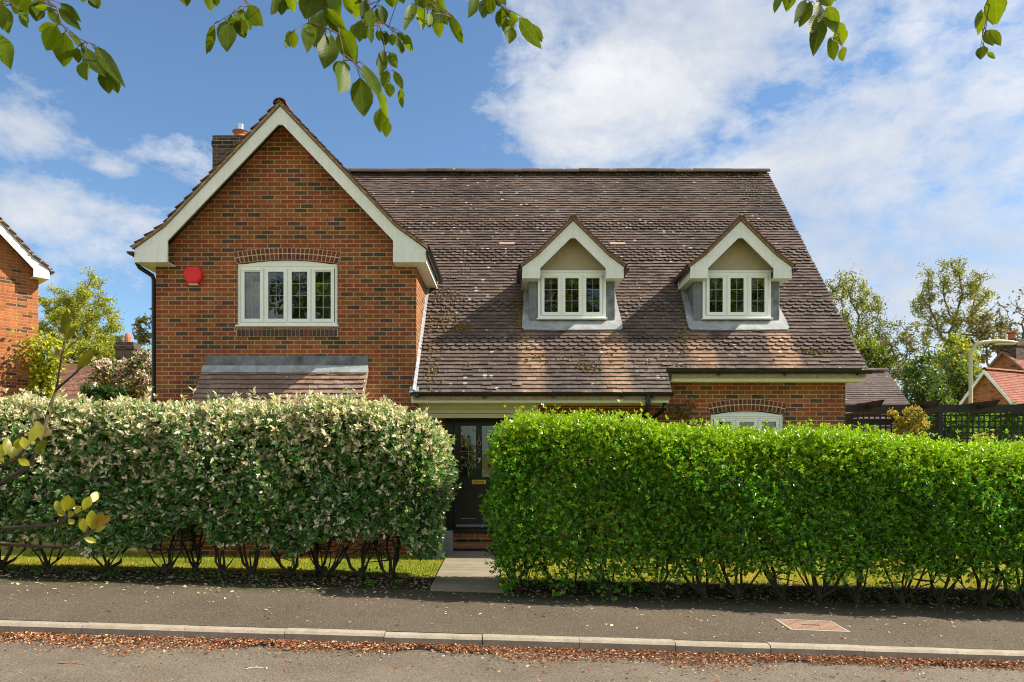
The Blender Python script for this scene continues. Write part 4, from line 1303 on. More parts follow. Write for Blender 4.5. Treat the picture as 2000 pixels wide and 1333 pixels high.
# ------------------------------------------------------------------ trees
def segs_mesh(name, A, B, ra, rb, mat, parent, k=5):
    n = len(A); D = unit(B - A)
    ref = np.where(np.abs(D[:, 2:3]) > .9, np.array([[1.0, 0, 0]]), np.array([[0, 0, 1.0]]))
    e1 = unit(np.cross(D, ref)); e2 = np.cross(D, e1)
    V = []
    for (Pp, r) in ((A, ra), (B, rb)):
        for i in range(k):
            a = 2 * math.pi * i / k
            V.append(Pp + (e1 * math.cos(a) + e2 * math.sin(a)) * r[:, None])
    V = np.stack(V, 1).reshape(-1, 3)
    idx = np.arange(n)[:, None] * (2 * k)
    Fs = [idx + np.array([[i, (i + 1) % k, k + (i + 1) % k, k + i]]) for i in range(k)]
    return np_mesh(name, V, Fs, mat, parent, smooth=True)

def tree(name, label, cat, group, base_px, d, blobs, seed, npts=420, step=.5, cols=((.10, .13, .02),), leaves=9000, lsize=.22, trunk_to=None, r_tip=.02, spread=.6, thin=.06, bark='bark', zr=None, expo=2.3, fat=1.0, gz=None):
    """branches grown towards points scattered in the crown; blobs = photo ellipses (px, py, rx, ry)"""
    rs = np.random.RandomState(seed)
    bx = (base_px - HX) * d / F
    g = zg(bx, d) if gz is None else gz
    root = thing(name, label, cat, (bx, d, g), 0, group)
    pts = []
    tot = sum(b[2] * b[3] for b in blobs)
    for (px, py, rx, ry) in blobs:
        k = max(6, int(npts * rx * ry / tot))
        v = unit(rs.normal(0, 1, (k, 3))) * (rs.rand(k, 1) ** (1 / 2.2))
        c = np.array(P(px, py, d))
        sc3 = np.array([[rx * d / F, rx * d / F * fat, ry * d / F]])
        ncl = max(2, k // 9)
        cc3 = unit(rs.normal(0, 1, (ncl, 3))) * (rs.rand(ncl, 1) ** (1 / 2.4))
        v = np.where(rs.rand(k, 1) < .75, cc3[rs.randint(0, ncl, k)] + rs.normal(0, .11, (k, 3)), v)
        pts.append(c + v * sc3)
    pts = np.concatenate(pts)
    base = np.array([bx, d, g])
    top = np.array(P(*(trunk_to or (blobs[0][0], blobs[0][1] + blobs[0][3] * .6)), d))
    K = max(3, int(np.linalg.norm(top - base) / step))
    nodes = [base + (top - base) * i / K + rs.normal(0, .04, 3) * (i > 0) * step for i in range(K + 1)]
    par = [-1] + list(range(K))
    arr = np.array(nodes)
    near = np.full(len(pts), 0); nd = np.full(len(pts), 1e9)
    dm = np.linalg.norm(pts[:, None] - arr[None], axis=2); near = dm.argmin(1); nd = dm.min(1)
    alive = np.ones(len(pts), bool); kill = step * 1.3
    for it in range(90):
        alive &= nd > kill
        if not alive.any(): break
        new = []; np_ = []
        for j in np.unique(near[alive]):
            q = pts[alive & (near == j)]
            v = unit(q - nodes[j]).sum(0); v = v / (np.linalg.norm(v) + 1e-6)
            v = v + rs.normal(0, .22, 3) + np.array([0, 0, .12]); v /= np.linalg.norm(v)
            new.append(nodes[j] + v * step); np_.append(int(j))
        if not new: break
        s0_ = len(nodes); nodes += new; par += np_
        A = np.array(new); dm = np.linalg.norm(pts[:, None] - A[None], axis=2)
        m = dm.min(1); better = m < nd
        near = np.where(better, dm.argmin(1) + s0_, near); nd = np.where(better, m, nd)
    N = len(nodes); rad = np.zeros(N); kids = np.zeros(N, int)
    for i in range(N - 1, 0, -1):
        if kids[i] == 0: rad[i] = r_tip ** expo
        rad[par[i]] += rad[i]; kids[par[i]] += 1
    rad = np.maximum(rad, r_tip ** expo) ** (1 / expo)
    nodes = np.array(nodes); pr = np.array(par)
    i = np.arange(1, N)
    off = np.array([root.location[:]])
    segs_mesh('trunk', nodes[pr[i]] - off, nodes[i] - off, np.minimum(rad[pr[i]], rad[i] * 1.5), rad[i], M[bark], root)
    # fine twigs plus leaves on thin wood
    tip = np.where((rad < max(thin, r_tip * 2.2)))[0]
    if len(tip) == 0: tip = np.arange(N)
    k = 4
    tp = np.repeat(nodes[tip], k, 0); dv = unit(rs.normal(0, 1, (len(tp), 3)) + np.array([0, 0, .3])) * (step * rs.uniform(.5, 1.4, (len(tp), 1)))
    segs_mesh('twig', tp - off, tp + dv - off, np.full(len(tp), r_tip * .7), np.full(len(tp), r_tip * .3), M[bark], root, 3)
    if leaves:
        ti = rs.randint(0, len(tp), leaves)
        wt = rs.rand(len(tp)) ** 1.6; ti = rs.choice(len(tp), leaves, p=wt / wt.sum())
        pos = tp[ti] + dv[ti] * rs.rand(leaves, 1) * 1.15 + rs.normal(0, spread * step * .32, (leaves, 3))
        ax = unit(rs.normal(0, 1, (leaves, 3)) + np.array([0, 0, -.2])); nr = unit(rs.normal(0, 1, (leaves, 3)) + np.array([0, 0, .8]))
        Ls = lsize * rs.uniform(.6, 1.3, leaves)
        V, Fa = leaf_arrays(pos, ax, nr, Ls, Ls * .62)
        cl = np.array(cols)[rs.randint(0, len(cols), leaves)] * rs.uniform(.65, 1.35, (leaves, 1))
        np_mesh('crown', V - off, [Fa], M['leaf'], root, np.repeat(cl, 2, 0))
    return root

YG = ((.42, .42, .04), (.33, .37, .04), (.50, .46, .08), (.25, .29, .03))
OL = ((.26, .26, .05), (.32, .30, .06), (.20, .21, .04))
DG = ((.08, .14, .03), (.12, .19, .035), (.06, .11, .025), (.19, .24, .05))
BR = ((.20, .15, .075), (.16, .14, .055), (.25, .20, .085))
TG = 'trees behind the houses'
tree('tree', 'tall thin-leaved tree just right of the main roof verge', 'tree', TG, 1685, 70, [(1660, 575, 46, 48), (1700, 600, 26, 40), (1665, 640, 40, 50), (1690, 660, 36, 45)], 1, 420, .75, OL, 6000, .19, (1668, 690), .04, .8, gz=0)
tree('tree', 'tallest open-crowned tree, behind the street lamp', 'tree', TG, 1858, 70, [(1855, 545, 50, 38), (1905, 550, 42, 30), (1815, 590, 34, 36), (1880, 600, 60, 40), (1835, 640, 48, 36), (1900, 640, 40, 36)], 2, 620, .75, OL, 7500, .19, (1852, 690), .042, .8, gz=0)
tree('tree', 'bare brown-twigged tree between the two tall trees', 'tree', TG, 1768, 50, [(1745, 670, 26, 44), (1790, 690, 34, 60), (1765, 740, 50, 45)], 3, 380, .5, BR + OL, 4200, .14, (1770, 770), .024, .7, gz=0)
tree('tree', 'bushy light green tree low behind the grey garage roof', 'tree', TG, 1700, 55, [(1690, 690, 34, 40), (1715, 725, 36, 40), (1690, 760, 40, 30)], 4, 300, .55, YG + DG, 12000, .18, (1700, 760), .02, 1.0, gz=0)
tree('tree', 'ivy-dark tree with twisted trunk right of the garage', 'tree', TG, 1815, 40, [(1800, 740, 40, 40), (1830, 770, 40, 34), (1775, 775, 36, 30)], 5, 280, .4, DG, 5500, .16, (1805, 760), .016, .9, gz=0)
tree('tree', 'dark leafy tree behind the lamp post, beside the red roof', 'tree', TG, 1875, 42, [(1868, 735, 34, 44), (1850, 770, 40, 34), (1890, 760, 26, 40)], 6, 280, .42, DG + YG[:1], 6000, .16, (1870, 760), .016, .9, gz=0)
tree('tree', 'sunlit yellow-green tree in front of the tallest trunk', 'tree', TG, 1860, 48, [(1870, 690, 34, 30), (1838, 705, 30, 26), (1895, 715, 26, 34)], 7, 240, .5, YG, 5200, .2, (1862, 740), .016, .9, gz=0)
tree('tree', 'leafless branching tree at the right edge of the photo', 'tree', TG, 2010, 75, [(1985, 610, 44, 42), (2030, 590, 50, 60), (1960, 640, 34, 34), (1985, 660, 40, 30)], 8, 420, .8, BR, 700, .3, (2005, 690), .03, .6, gz=0)
tree('tree', 'brown budding tree left of the red house chimney', 'tree', TG, 1935, 62, [(1925, 640, 36, 30), (1945, 670, 30, 30), (1905, 680, 30, 26)], 9, 300, .62, BR, 2600, .24, (1932, 720), .022, .7, gz=0)
tree('tree', 'big yellow-green spring tree behind the left neighbour', 'tree', TG, 168, 60, [(165, 585, 44, 54), (120, 615, 46, 50), (205, 635, 40, 46), (160, 665, 76, 44), (95, 650, 34, 44), (160, 625, 60, 40)], 10, 900, .62, YG + OL[1:2], 30000, .15, (166, 690), .032, .75, gz=0)
tree('tree', 'sparse dark tree half hidden by the left wall of the house', 'tree', TG, 300, 60, [(292, 640, 26, 26), (320, 610, 34, 40), (290, 670, 24, 20)], 12, 240, .6, OL + BR, 2600, .24, (302, 690), .022, .6, gz=0)
for i, (x, y, hgt, lab) in enumerate(((-9, -17, 17, 'large spreading tree across the road, farthest left'), (2.5, -20, 19, 'tallest spreading tree across the road, opposite the front door'), (12, -16, 16, 'large spreading tree across the road, farthest right'))):
    dd = 30.0
    q = lambda X, Z: (HX + X * F / dd, HY - (Z - CZ) * F / dd)
    a = q(x, hgt * .66); rr_ = hgt * .30 * F / dd
    bpx = q(x, 0)[0]
    to = tree('tree', lab, 'tree', 'trees across the road', bpx, dd, [(a[0], a[1], rr_, rr_ * .9), (a[0] - rr_ * .6, a[1] + rr_ * .6, rr_ * .6, rr_ * .5), (a[0] + rr_ * .6, a[1] + rr_ * .5, rr_ * .6, rr_ * .5)], 60 + i, 260, .8, YG[:2] + DG[:2], 6000, .42, None, .03, .9, gz=0)
    to.location = (x, y, zroad(x) + .0)
PK = ((.85, .62, .60), (.80, .70, .64), (.09, .14, .03), (.13, .17, .04), (.07, .11, .025), (.75, .48, .48))
tree('blossom_tree', 'pink and white blossoming crab apple beside the left wall of the house', 'tree', None, 245, 26, [(215, 722, 36, 22), (285, 716, 34, 30), (205, 735, 34, 26), (262, 748, 50, 32)], 13, 420, .22, PK, 14000, .10, (248, 745), .006, .9, thin=.02)
tree('garden_tree', 'low dark green shrub in front of the pink blossom tree', 'shrub', None, 195, 24, [(170, 776, 26, 14), (205, 774, 34, 16), (240, 780, 30, 14)], 14, 240, .16, ((.035, .10, .02), (.05, .13, .025), (.03, .08, .02)), 9000, .08, (198, 780), .005, .8, thin=.02)
GS = 'garden shrubs behind the trellis'
tree('garden_shrub', 'leafy green shrub behind the middle of the black trellis', 'shrub', GS, 1850, 15.2, [(1840, 835, 50, 30), (1880, 830, 46, 32), (1800, 845, 34, 26)], 15, 260, .16, ((.12, .26, .03), (.18, .34, .04), (.26, .40, .05)), 6000, .07, (1850, 850), .006, .9, thin=.02)
tree('garden_shrub', 'leafy green shrub behind the right end of the black trellis', 'shrub', GS, 1960, 15.6, [(1960, 830, 52, 34), (2010, 825, 46, 36)], 16, 240, .16, ((.12, .26, .03), (.18, .34, .04), (.26, .40, .05)), 6000, .07, (1965, 850), .006, .9, thin=.02)
# sprays over the trellis and by the wall
YB = ((.48, .40, .07), (.38, .34, .07), (.54, .38, .09))
tree('climbing_plant', 'golden-leaved climber hanging over the black trellis top', 'climber', None, 1775, 12.85, [(1790, 815, 24, 20), (1772, 835, 26, 22), (1740, 806, 12, 8), (1805, 838, 14, 20)], 17, 170, .075, YB, 2400, .045, (1775, 830), .004, .8, thin=.012, bark='twig')
tree('wall_shrub', 'small bronze-leaved shrub beside the downpipe on the brick wall', 'shrub', None, 1335, 12.2, [(1345, 795, 26, 12), (1330, 805, 26, 14), (1310, 800, 14, 10)], 18, 120, .08, ((.17, .14, .03), (.12, .10, .03), (.20, .17, .05)), 700, .05, (1335, 830), .004, .8, thin=.012, bark='twig')
tree('yellow_shrub', 'bright yellow leaf tufts poking above the right end of the hedge', 'shrub', None, 1915, 11.0, [(1906, 850, 9, 10), (1932, 858, 12, 8), (1942, 846, 6, 10)], 19, 60, .06, ((.42, .34, .05), (.36, .32, .07)), 170, .07, (1915, 868), .004, .5, thin=.012, bark='twig')

tree('tree', 'low pale green tree under the big spring tree, left of the distant roof', 'tree', TG, 110, 52, [(105, 700, 40, 30), (140, 690, 40, 26), (190, 690, 40, 24), (215, 700, 40, 20)], 21, 300, .5, YG + OL, 12000, .15, (118, 715), .02, .8, gz=0)

# ------------------------------------------------------------------ other houses
NB = thing('brick_house', 'neighbouring orange brick house with white barge board at the left edge', 'house', (-11.56, 17.5, 0), R(48))
b = MB(); b.box(-5.3, 0, 0, 7, -.4, 6.3); b.prism([(-5.3, 6.301), (0, 6.301), (-2.65, 9.05)], 0, 7); b.build('wall', M['brick2'], NB)
gable_front(NB, -2.65, -.30, 7.2, 6.2, 2.80, .33, .22, 2.45, 9.18, 8.87, M['tile_warm'], M['white'], 60, None)
b = MB(); b.gutter((.21, -.32, 6.4), (.21, 7, 6.4), .056); b.build('gutter', M['black'], NB)
# climber on its corner
rs = np.random.RandomState(77)
cr = thing('climbing_plant', 'yellow-green climber growing up the corner of the left neighbour', 'climber', (-11.35, 17.3, 0))
n = 4200
t_ = rs.rand(n); zc = .4 + 4.3 * t_ + rs.normal(0, .12, n)
wv = .15 + .16 * np.sin(t_ * 7 + 1) ** 2
px_ = 75 + 20 * np.sin(t_ * 5) ; 
pos = np.stack([rs.normal(.18, 1, n) * wv, rs.normal(-.1, 1, n) * wv * .6, zc], 1)
ax = unit(rs.normal(0, 1, (n, 3)) + np.array([.3, -.3, -.2])); nr = unit(rs.normal(0, .5, (n, 3)) + np.array([.4, -.6, .6]))
Ls = rs.uniform(.06, .13, n); V, Fa = leaf_arrays(pos, ax, nr, Ls, Ls * .7)
cl = np.array([(.46, .44, .02), (.36, .38, .02), (.18, .24, .02), (.52, .46, .03)])[rs.randint(0, 4, n)] * rs.uniform(.7, 1.2, (n, 1))
np_mesh('foliage', V, [Fa], M['leaf'], cr, np.repeat(cl, 2, 0))
b = MB()
for k_ in range(4): b.tube([(.05 * k_, -.03, -.1), (.1 * k_ - .1, -.05, 1.2), (.08 * k_ - .05, -.05, 2.4), (.1 * k_ - .1, -.05, 3.8)], [.03, .025, .018, .008], 6)
b.build('stem', M['bark'], cr)

def far_house(label, loc, rz, Lx, Wy, eave, pitch, mt, mwall, name='brick_house', group=None, barge=True, over=.25, gauge=.12, ret=False):
    """plain gabled house, ridge along local x"""
    h = thing(name, label, 'house', loc, rz, group)
    rise = math.tan(pitch) * Wy / 2
    b = MB(); b.prism([(-Wy / 2, -.5), (Wy / 2, -.5), (Wy / 2, eave), (0, eave + rise), (-Wy / 2, eave)], -Lx / 2, Lx / 2, 'yz'); b.build('wall', mwall, h)
    hw = Wy / 2 + over
    for s in (-1, 1):
        tile_field('roof_tiles', mt, h, (0, s * hw, eave - over * math.tan(pitch) + .10), (1, 0, 0), (0, -s * math.cos(pitch), math.sin(pitch)), lambda q: (-Lx / 2 - over, Lx / 2 + over), hw / math.cos(pitch), gauge=gauge, width=.2, length=.2, seed=9)
    z_ = eave - over * math.tan(pitch)
    b = MB(); b.prism([(-hw, z_ + .0), (0, eave + rise + .0), (hw, z_), (hw, z_ + .10), (0, eave + rise + .12), (-hw, z_ + .10)], -Lx / 2 - over + .02, Lx / 2 + over - .02, 'yz'); b.build('roof_deck', M['mortar'], h)
    ridge('ridge_tiles', mt, h, (-Lx / 2 - over, 0, eave + rise + .16), (Lx / 2 + over, 0, eave + rise + .16), r=.12)
    if barge:
        b = MB()
        for s in (-1, 1):
            a0, a1 = sorted((s * (Lx / 2 + over), s * (Lx / 2 + over + .03)))
            b.prism([(-hw, z_ - .1), (0, eave + rise - .1), (hw, z_ - .1), (hw, z_ + .10), (0, eave + rise + .12), (-hw, z_ + .10)], a0, a1, 'yz'); b.build('barge_board', M['white'], h); b = MB()
        for s in (-1, 1): b = MB(); b.box(-Lx / 2 - over, Lx / 2 + over, *sorted((s * hw, s * (hw + .03))), z_ - .12, z_ + .06); b.build('fascia', M['white'], h)
    return h
X, Y_, _ = P(1700, 800, 24)
far_house('outbuilding with weathered grey-brown tiled roof behind the black trellis', (10.75, 25.2, 0), 0, 4.4, 4.2, 2.95, R(42), M['tile_grey'], M['render'], name='garage', barge=False)
rh = far_house('red roofed brick house with white edged gable right of the street lamp', (28.6, 36.5, 0), R(25), 8, 4.2, 3.62, R(52), M['tile_red'], M['brick2'])
rh.location = (27.5, 37.7, 0)
b2 = far_house('larger red roofed brick house behind the white edged gable', (34.5, 45.3, 0), R(25), 11, 7.6, 4.4, R(46), M['tile_red'], M['brick2'], barge=False)
b = MB(); b.box(-5.3, -4.2, -.55, .55, 5.5, 9.15); b.bevbox(-5.36, -4.14, -.61, .61, 8.7, 8.95, .02); cst = b.build('chimney', M['chimney'], b2)
b = MB(); b.lathe([(.2, 9.15), (.22, 9.5), (.19, 9.55)], -4.75, 0, 14); b.lathe([(.30, 9.57), (.30, 9.66), (.05, 9.72)], -4.75, 0, 14); b.build('chimney_pot', M['terracotta'], cst)
lh = far_house('small brick house with dark red roof far behind the left hedge', (-25.4, 41.0, 0), R(10), 3.4, 6, 4.85, R(40), M['tile_warm'], M['brick2'])
fh = far_house('distant house whose dark chimney rises behind the blossom tree', (-27.5, 50, 0), R(0), 8, 6, 4.2, R(40), M['tile_grey'], M['brick2'], barge=False)
b = MB(); b.box(.1, 1.35, -.5, .5, 5.5, 10.1); b.bevbox(.02, 1.43, -.58, .58, 9.6, 9.85, .02); cst = b.build('chimney', M['chimney'], fh)
b = MB(); b.lathe([(.2, 10.1), (.22, 10.5), (.16, 10.75)], .7, 0, 12); b.build('chimney_pot', M['terracotta'], cst)

# ------------------------------------------------------------------ trellis with pergola rafters
YT = 13.1
TR = thing('trellis_fence', 'black wooden trellis with pergola rafters right of the house', 'fence', (5.85, YT, zg(6, YT)))
ox, oy, oz = TR.location
def tb(mb, x0, x1, y0, y1, z0, z1): mb.box(x0 - ox, x1 - ox, y0 - oy, y1 - oy, z0 - oz, z1 - oz)
b = MB(); tb(b, 5.83, 12.5, YT - .03, YT + .03, 2.66, 2.80); b.build('top_rail', M['timber'], TR)
for x in (5.92, 7.82, 9.72, 11.62):
    b = MB(); tb(b, x - .045, x + .045, YT - .028, YT + .062, 0, 2.655); b.build('post', M['timber'], TR)
for x0 in (5.97, 7.87, 9.77):
    b = MB(); x1 = x0 + 1.80
    for i in range(18): xx = x0 + .03 + i * .102; tb(b, xx, xx + .026, YT - .012, YT + .002, 1.2, 2.64)
    for i in range(14): zz = 1.22 + i * .105; tb(b, x0, x1, YT + .0025, YT + .016, zz, zz + .026)
    tb(b, x0, x1, YT - .02, YT + .02, .3, 1.19)
    b.build('lattice_panel', M['timber'], TR)
for x in (6.50, 7.50, 8.53, 9.55, 10.6):
    b = MB(); yf = YT - .55
    pr = [(yf, 2.84), (yf + .16, 2.72), (16.2, 2.72), (16.2, 2.84)]
    b.prism([(y - oy, z - oz) for y, z in pr], x - .03 - ox, x + .03 - ox, 'yz'); b.build('rafter', M['timber'], TR)
b = MB(); tb(b, 5.9, 12.5, 16.0, 16.06, 2.58, 2.715); b.build('rear_beam', M['timber'], TR)
for x in (6.0, 9.2, 12.3):
    b = MB(); tb(b, x - .05, x + .05, 15.98, 16.08, 0, 2.578); b.build('post', M['timber'], TR)

# ------------------------------------------------------------------ street lamp
lx, ly = (1896 - HX) * 22 / F, 22.0
LP = thing('street_lamp', 'pale olive street lamp with curved neck right of the trees', 'street lamp', (lx, ly, zg(lx, ly)))
b = MB(); g = LP.location.z
pts = [(0, 0, -.2), (0, 0, 1.0), (0, 0, 1.02), (0, 0, 5.05 - g)]
zt = 5.45 - g
b.tube([(0, 0, -.2), (0, 0, 1.1)], .085, 14); b.tube([(0, 0, 1.1), (0, 0, 1.16), (0, 0, 4.95 - g)], [.085, .062, .055], 14)
arc = [(.40 * (1 - math.cos(a)), 0, 4.95 - g + .50 * math.sin(a)) for a in [i * math.pi / 20 for i in range(11)]]
b.tube(arc + [(.55, 0, 5.455 - g)], .052, 12); b.build('pole', M['lamp'], LP)
b = MB(); prof = [(.50, .05, .05), (.62, .075, .065), (.80, .12, .08), (1.05, .125, .075), (1.28, .10, .055), (1.42, .05, .03), (1.46, .01, .01)]
V = []; Fq = []; n = 14
for (x, wv, hv) in prof:
    for k_ in range(n):
        a = 2 * math.pi * k_ / n; zz = math.sin(a)
        V.append((x, math.cos(a) * wv, 5.46 - g - (x - .5) * .03 + (zz * hv if zz > 0 else zz * hv * .45)))
for i in range(len(prof) - 1):
    for k_ in range(n): Fq.append((i * n + k_, i * n + (k_ + 1) % n, (i + 1) * n + (k_ + 1) % n, (i + 1) * n + k_))
Fq += [tuple(range(n)), tuple((len(prof) - 1) * n + k_ for k_ in range(n))]
b.add(V, Fq); b.build('lamp_head', M['lamp'], LP, True)
b = MB(); b.bevbox(.78, 1.34, -.085, .085, 5.365 - g, 5.425 - g, .02); b.build('lens', M['lamp_lens'], LP)
b = MB(); b.lathe([(.04, 5.51 - g), (.04, 5.57 - g), (.02, 5.58 - g)], .80, 0, 10); b.build('photocell', M['lamp_lens'], LP)

# ------------------------------------------------------------------ litter, grass, twigs
rs = np.random.RandomState(99)
def litter(name, label, X, Y, Zf, Lr, cols, asp=.5, lift=.012, tilt_=.5):
    n = len(X)
    Z = np.array([Zf(a, c) for a, c in zip(X, Y)]) + rs.uniform(.002, lift, n)
    a = rs.rand(n) * 2 * np.pi
    ax = np.stack([np.cos(a), np.sin(a), rs.normal(0, tilt_ * .3, n)], 1); nr = unit(np.stack([rs.normal(0, tilt_, n), rs.normal(0, tilt_, n), np.ones(n)], 1))
    Ls = rs.uniform(*Lr, n); V, Fa = leaf_arrays(np.stack([X, Y, Z], 1), ax, nr, Ls, Ls * asp * rs.uniform(.6, 1.2, n), fold=.35, droop=.2)
    cl = np.array(cols)[rs.randint(0, len(cols), n)] * rs.uniform(.6, 1.3, (n, 1))
    o = np_mesh(name, V, [Fa], M['litter'], None, np.repeat(cl, 2, 0))
    return tag(o, label, 'leaf litter', kind='stuff')
n = 30000
X = rs.uniform(-9, 9, n)
wd = .24 + .10 * np.sin(X * 1.3) + .08 * np.sin(X * 3.7 + 1) + .06 * np.sin(X * 9.1) + .2 * (rs.rand(n) < .05)
Y = np.array([yk(x) for x in X]) + .01 - np.abs(rs.normal(0, 1, n)) * wd * .55
BRN = [(.40, .16, .07), (.32, .115, .05), (.52, .28, .14), (.22, .085, .04), (.62, .44, .27), (.27, .10, .045), (.36, .16, .08)]
litter('leaf_litter', 'band of fallen orange-brown leaf scales in the gutter below the kerb', X, Y, lambda x, y: zroad(x) + .008 + .02 * max(0, 1 - (yk(x) - y) / .2), (.009, .038), BRN, lift=.03)
n = 900; X = rs.uniform(-8, 8, n); Y = rs.uniform(3.5, 6.5, n); k_ = rs.rand(n) < .55; Y = np.where(k_, 6.45 - np.abs(rs.normal(0, .35, n)), Y)
litter('leaf_litter', 'scattered dry leaf scales lying on the road', X, Y, lambda x, y: zroad(x) + .03 * math.sin(max(0, min(1, (y - 2) / 4.7)) * math.pi) + .003, (.015, .045), BRN, lift=.006, tilt_=.25)
n = 1000; X = rs.uniform(-8, 8, n); Y = np.where(rs.rand(n) < .5, 8.9 - np.abs(rs.normal(0, .4, n)), rs.uniform(7.0, 8.9, n))
litter('leaf_litter', 'pale fallen leaves scattered over the pavement', X, Y, lambda x, y: zg(x, y) + .004, (.018, .06), [(.55, .48, .30), (.48, .36, .2), (.36, .2, .1), (.6, .55, .38)], lift=.008, tilt_=.25)
n = 7500; X = rs.uniform(-8.5, 8.5, n); Y = rs.uniform(8.88, 9.95, n); ok = (X < -1.05) | (X > -.12); X, Y = X[ok], Y[ok]
litter('leaf_litter', 'dead leaves covering the soil under the hedges', X, Y, lambda x, y: zg(x, y) + .03 * math.sin((y - 8.93) / 1.02 * math.pi), (.025, .065), [(.30, .24, .16), (.20, .14, .08), (.14, .09, .05), (.40, .34, .24), (.09, .06, .04)], lift=.03)
cx_ = np.concatenate([rs.uniform(-8, -1.2, 70), rs.uniform(0, 8.5, 90)]); cy_ = rs.uniform(8.95, 9.6, 160); kk = rs.randint(0, 160, 3200)
X = cx_[kk] + rs.normal(0, .05, 3200); Y = cy_[kk] + rs.normal(0, .04, 3200); Z = np.array([zg(a, c) for a, c in zip(X, Y)]) + .02 + np.abs(rs.normal(0, .045, 3200))
V, Fa = leaf_arrays(np.stack([X, Y, Z], 1), rs.normal(0, 1, (3200, 3)) + np.array([0, 0, .5]), unit(rs.normal(0, .6, (3200, 3)) + np.array([0, -.3, 1])), rs.uniform(.02, .05, 3200), rs.uniform(.012, .028, 3200))
tag(np_mesh('weeds', V, [Fa], M['leaf'], None, np.repeat(np.array([(.05, .15, .02), (.09, .22, .02), (.04, .10, .02)])[rs.randint(0, 3, 3200)], 2, 0)), 'small green weeds and seedlings at the foot of the hedges', 'weeds', kind='stuff')
n = 52000; X = rs.uniform(-8, 9, n); Y = 9.8 + 2.4 * rs.rand(n) ** 1.15; ok = (X < -1.08) | (X > -.02); X, Y = X[ok], Y[ok]; n = len(X)
Z = np.array([zg(a, c) for a, c in zip(X, Y)]); hh = rs.uniform(.02, .055, n); a = rs.rand(n) * 2 * np.pi
p0 = np.stack([X, Y, Z - .004], 1); sv = np.stack([np.cos(a), np.sin(a), 0 * a], 1) * .005
tipv = np.stack([rs.normal(0, .018, n), rs.normal(0, .018, n), hh], 1)
V = np.stack([p0 - sv, p0 + sv, p0 + tipv], 1).reshape(-1, 3); Fa = np.arange(n)[:, None] * 3 + np.array([[0, 1, 2]])
dry = (np.sin(X * 1.9 + 2) + np.sin(Y * 4.1 + X * .7) + rs.normal(0, .8, n) + 1.3 * (X > 0)) > .9
cl = np.where(dry[:, None], np.array([[.46, .34, .045]]), np.array([[.20, .27, .025]])) * rs.uniform(.6, 1.35, (n, 1))
tag(np_mesh('lawn_grass', V, [Fa], M['grass'], None, cl), 'short patchy green and yellow lawn grass behind the hedges', 'grass', kind='stuff')
for i, (px, py, ln, ang, lab, c) in enumerate(((140, 1291, .22, .03, 'straight brown twig on the road near the left kerb', (.30, .14, .07)), (105, 1330, .22, .06, 'brown twig at the bottom left edge of the road', (.30, .14, .07)),
                                     (497, 1302, .14, .5, 'pale curved twig on the road left of centre', (.55, .40, .24)), (1618, 1317, .12, -.9, 'short thin twig on the road at lower right', (.38, .22, .10)), (30, 1141, .12, .05, 'pale stick lying at the left back edge of the pavement', (.45, .36, .22)))):
    d_ = 1.76 * F / (py - HY) if i != 4 else 1.42 * F / (py - HY)
    x = (px - HX) * d_ / F; d_ = ((CZ - (zroad(x) + .03 if i != 4 else zg(x, 8.3))) * F) / (py - HY); x = (px - HX) * d_ / F
    z = (zroad(x) + .022 if i != 4 else zg(x, d_) + .012)
    tw = MB(); ca, sa = math.cos(ang), math.sin(ang)
    pts = [((q - .5) * ln * ca, (q - .5) * ln * sa + .012 * math.sin(q * 3.1), .004 * math.sin(q * 5) - .04 * (q - .5) * ln * ca) for q in [k_ / 6 for k_ in range(7)]]
    tw.tube(pts, [.004 + .002 * math.sin(k_ * 1.7) for k_ in range(7)], 6, c); tw.tube([pts[3], (pts[3][0] + .02, pts[3][1] + .02, .008)], [.003, .001], 5, c)
    o = tw.build('twig', M['paint'], None, loc=(x, d_, z)); tag(o, lab, 'twig', 'twigs on the ground')

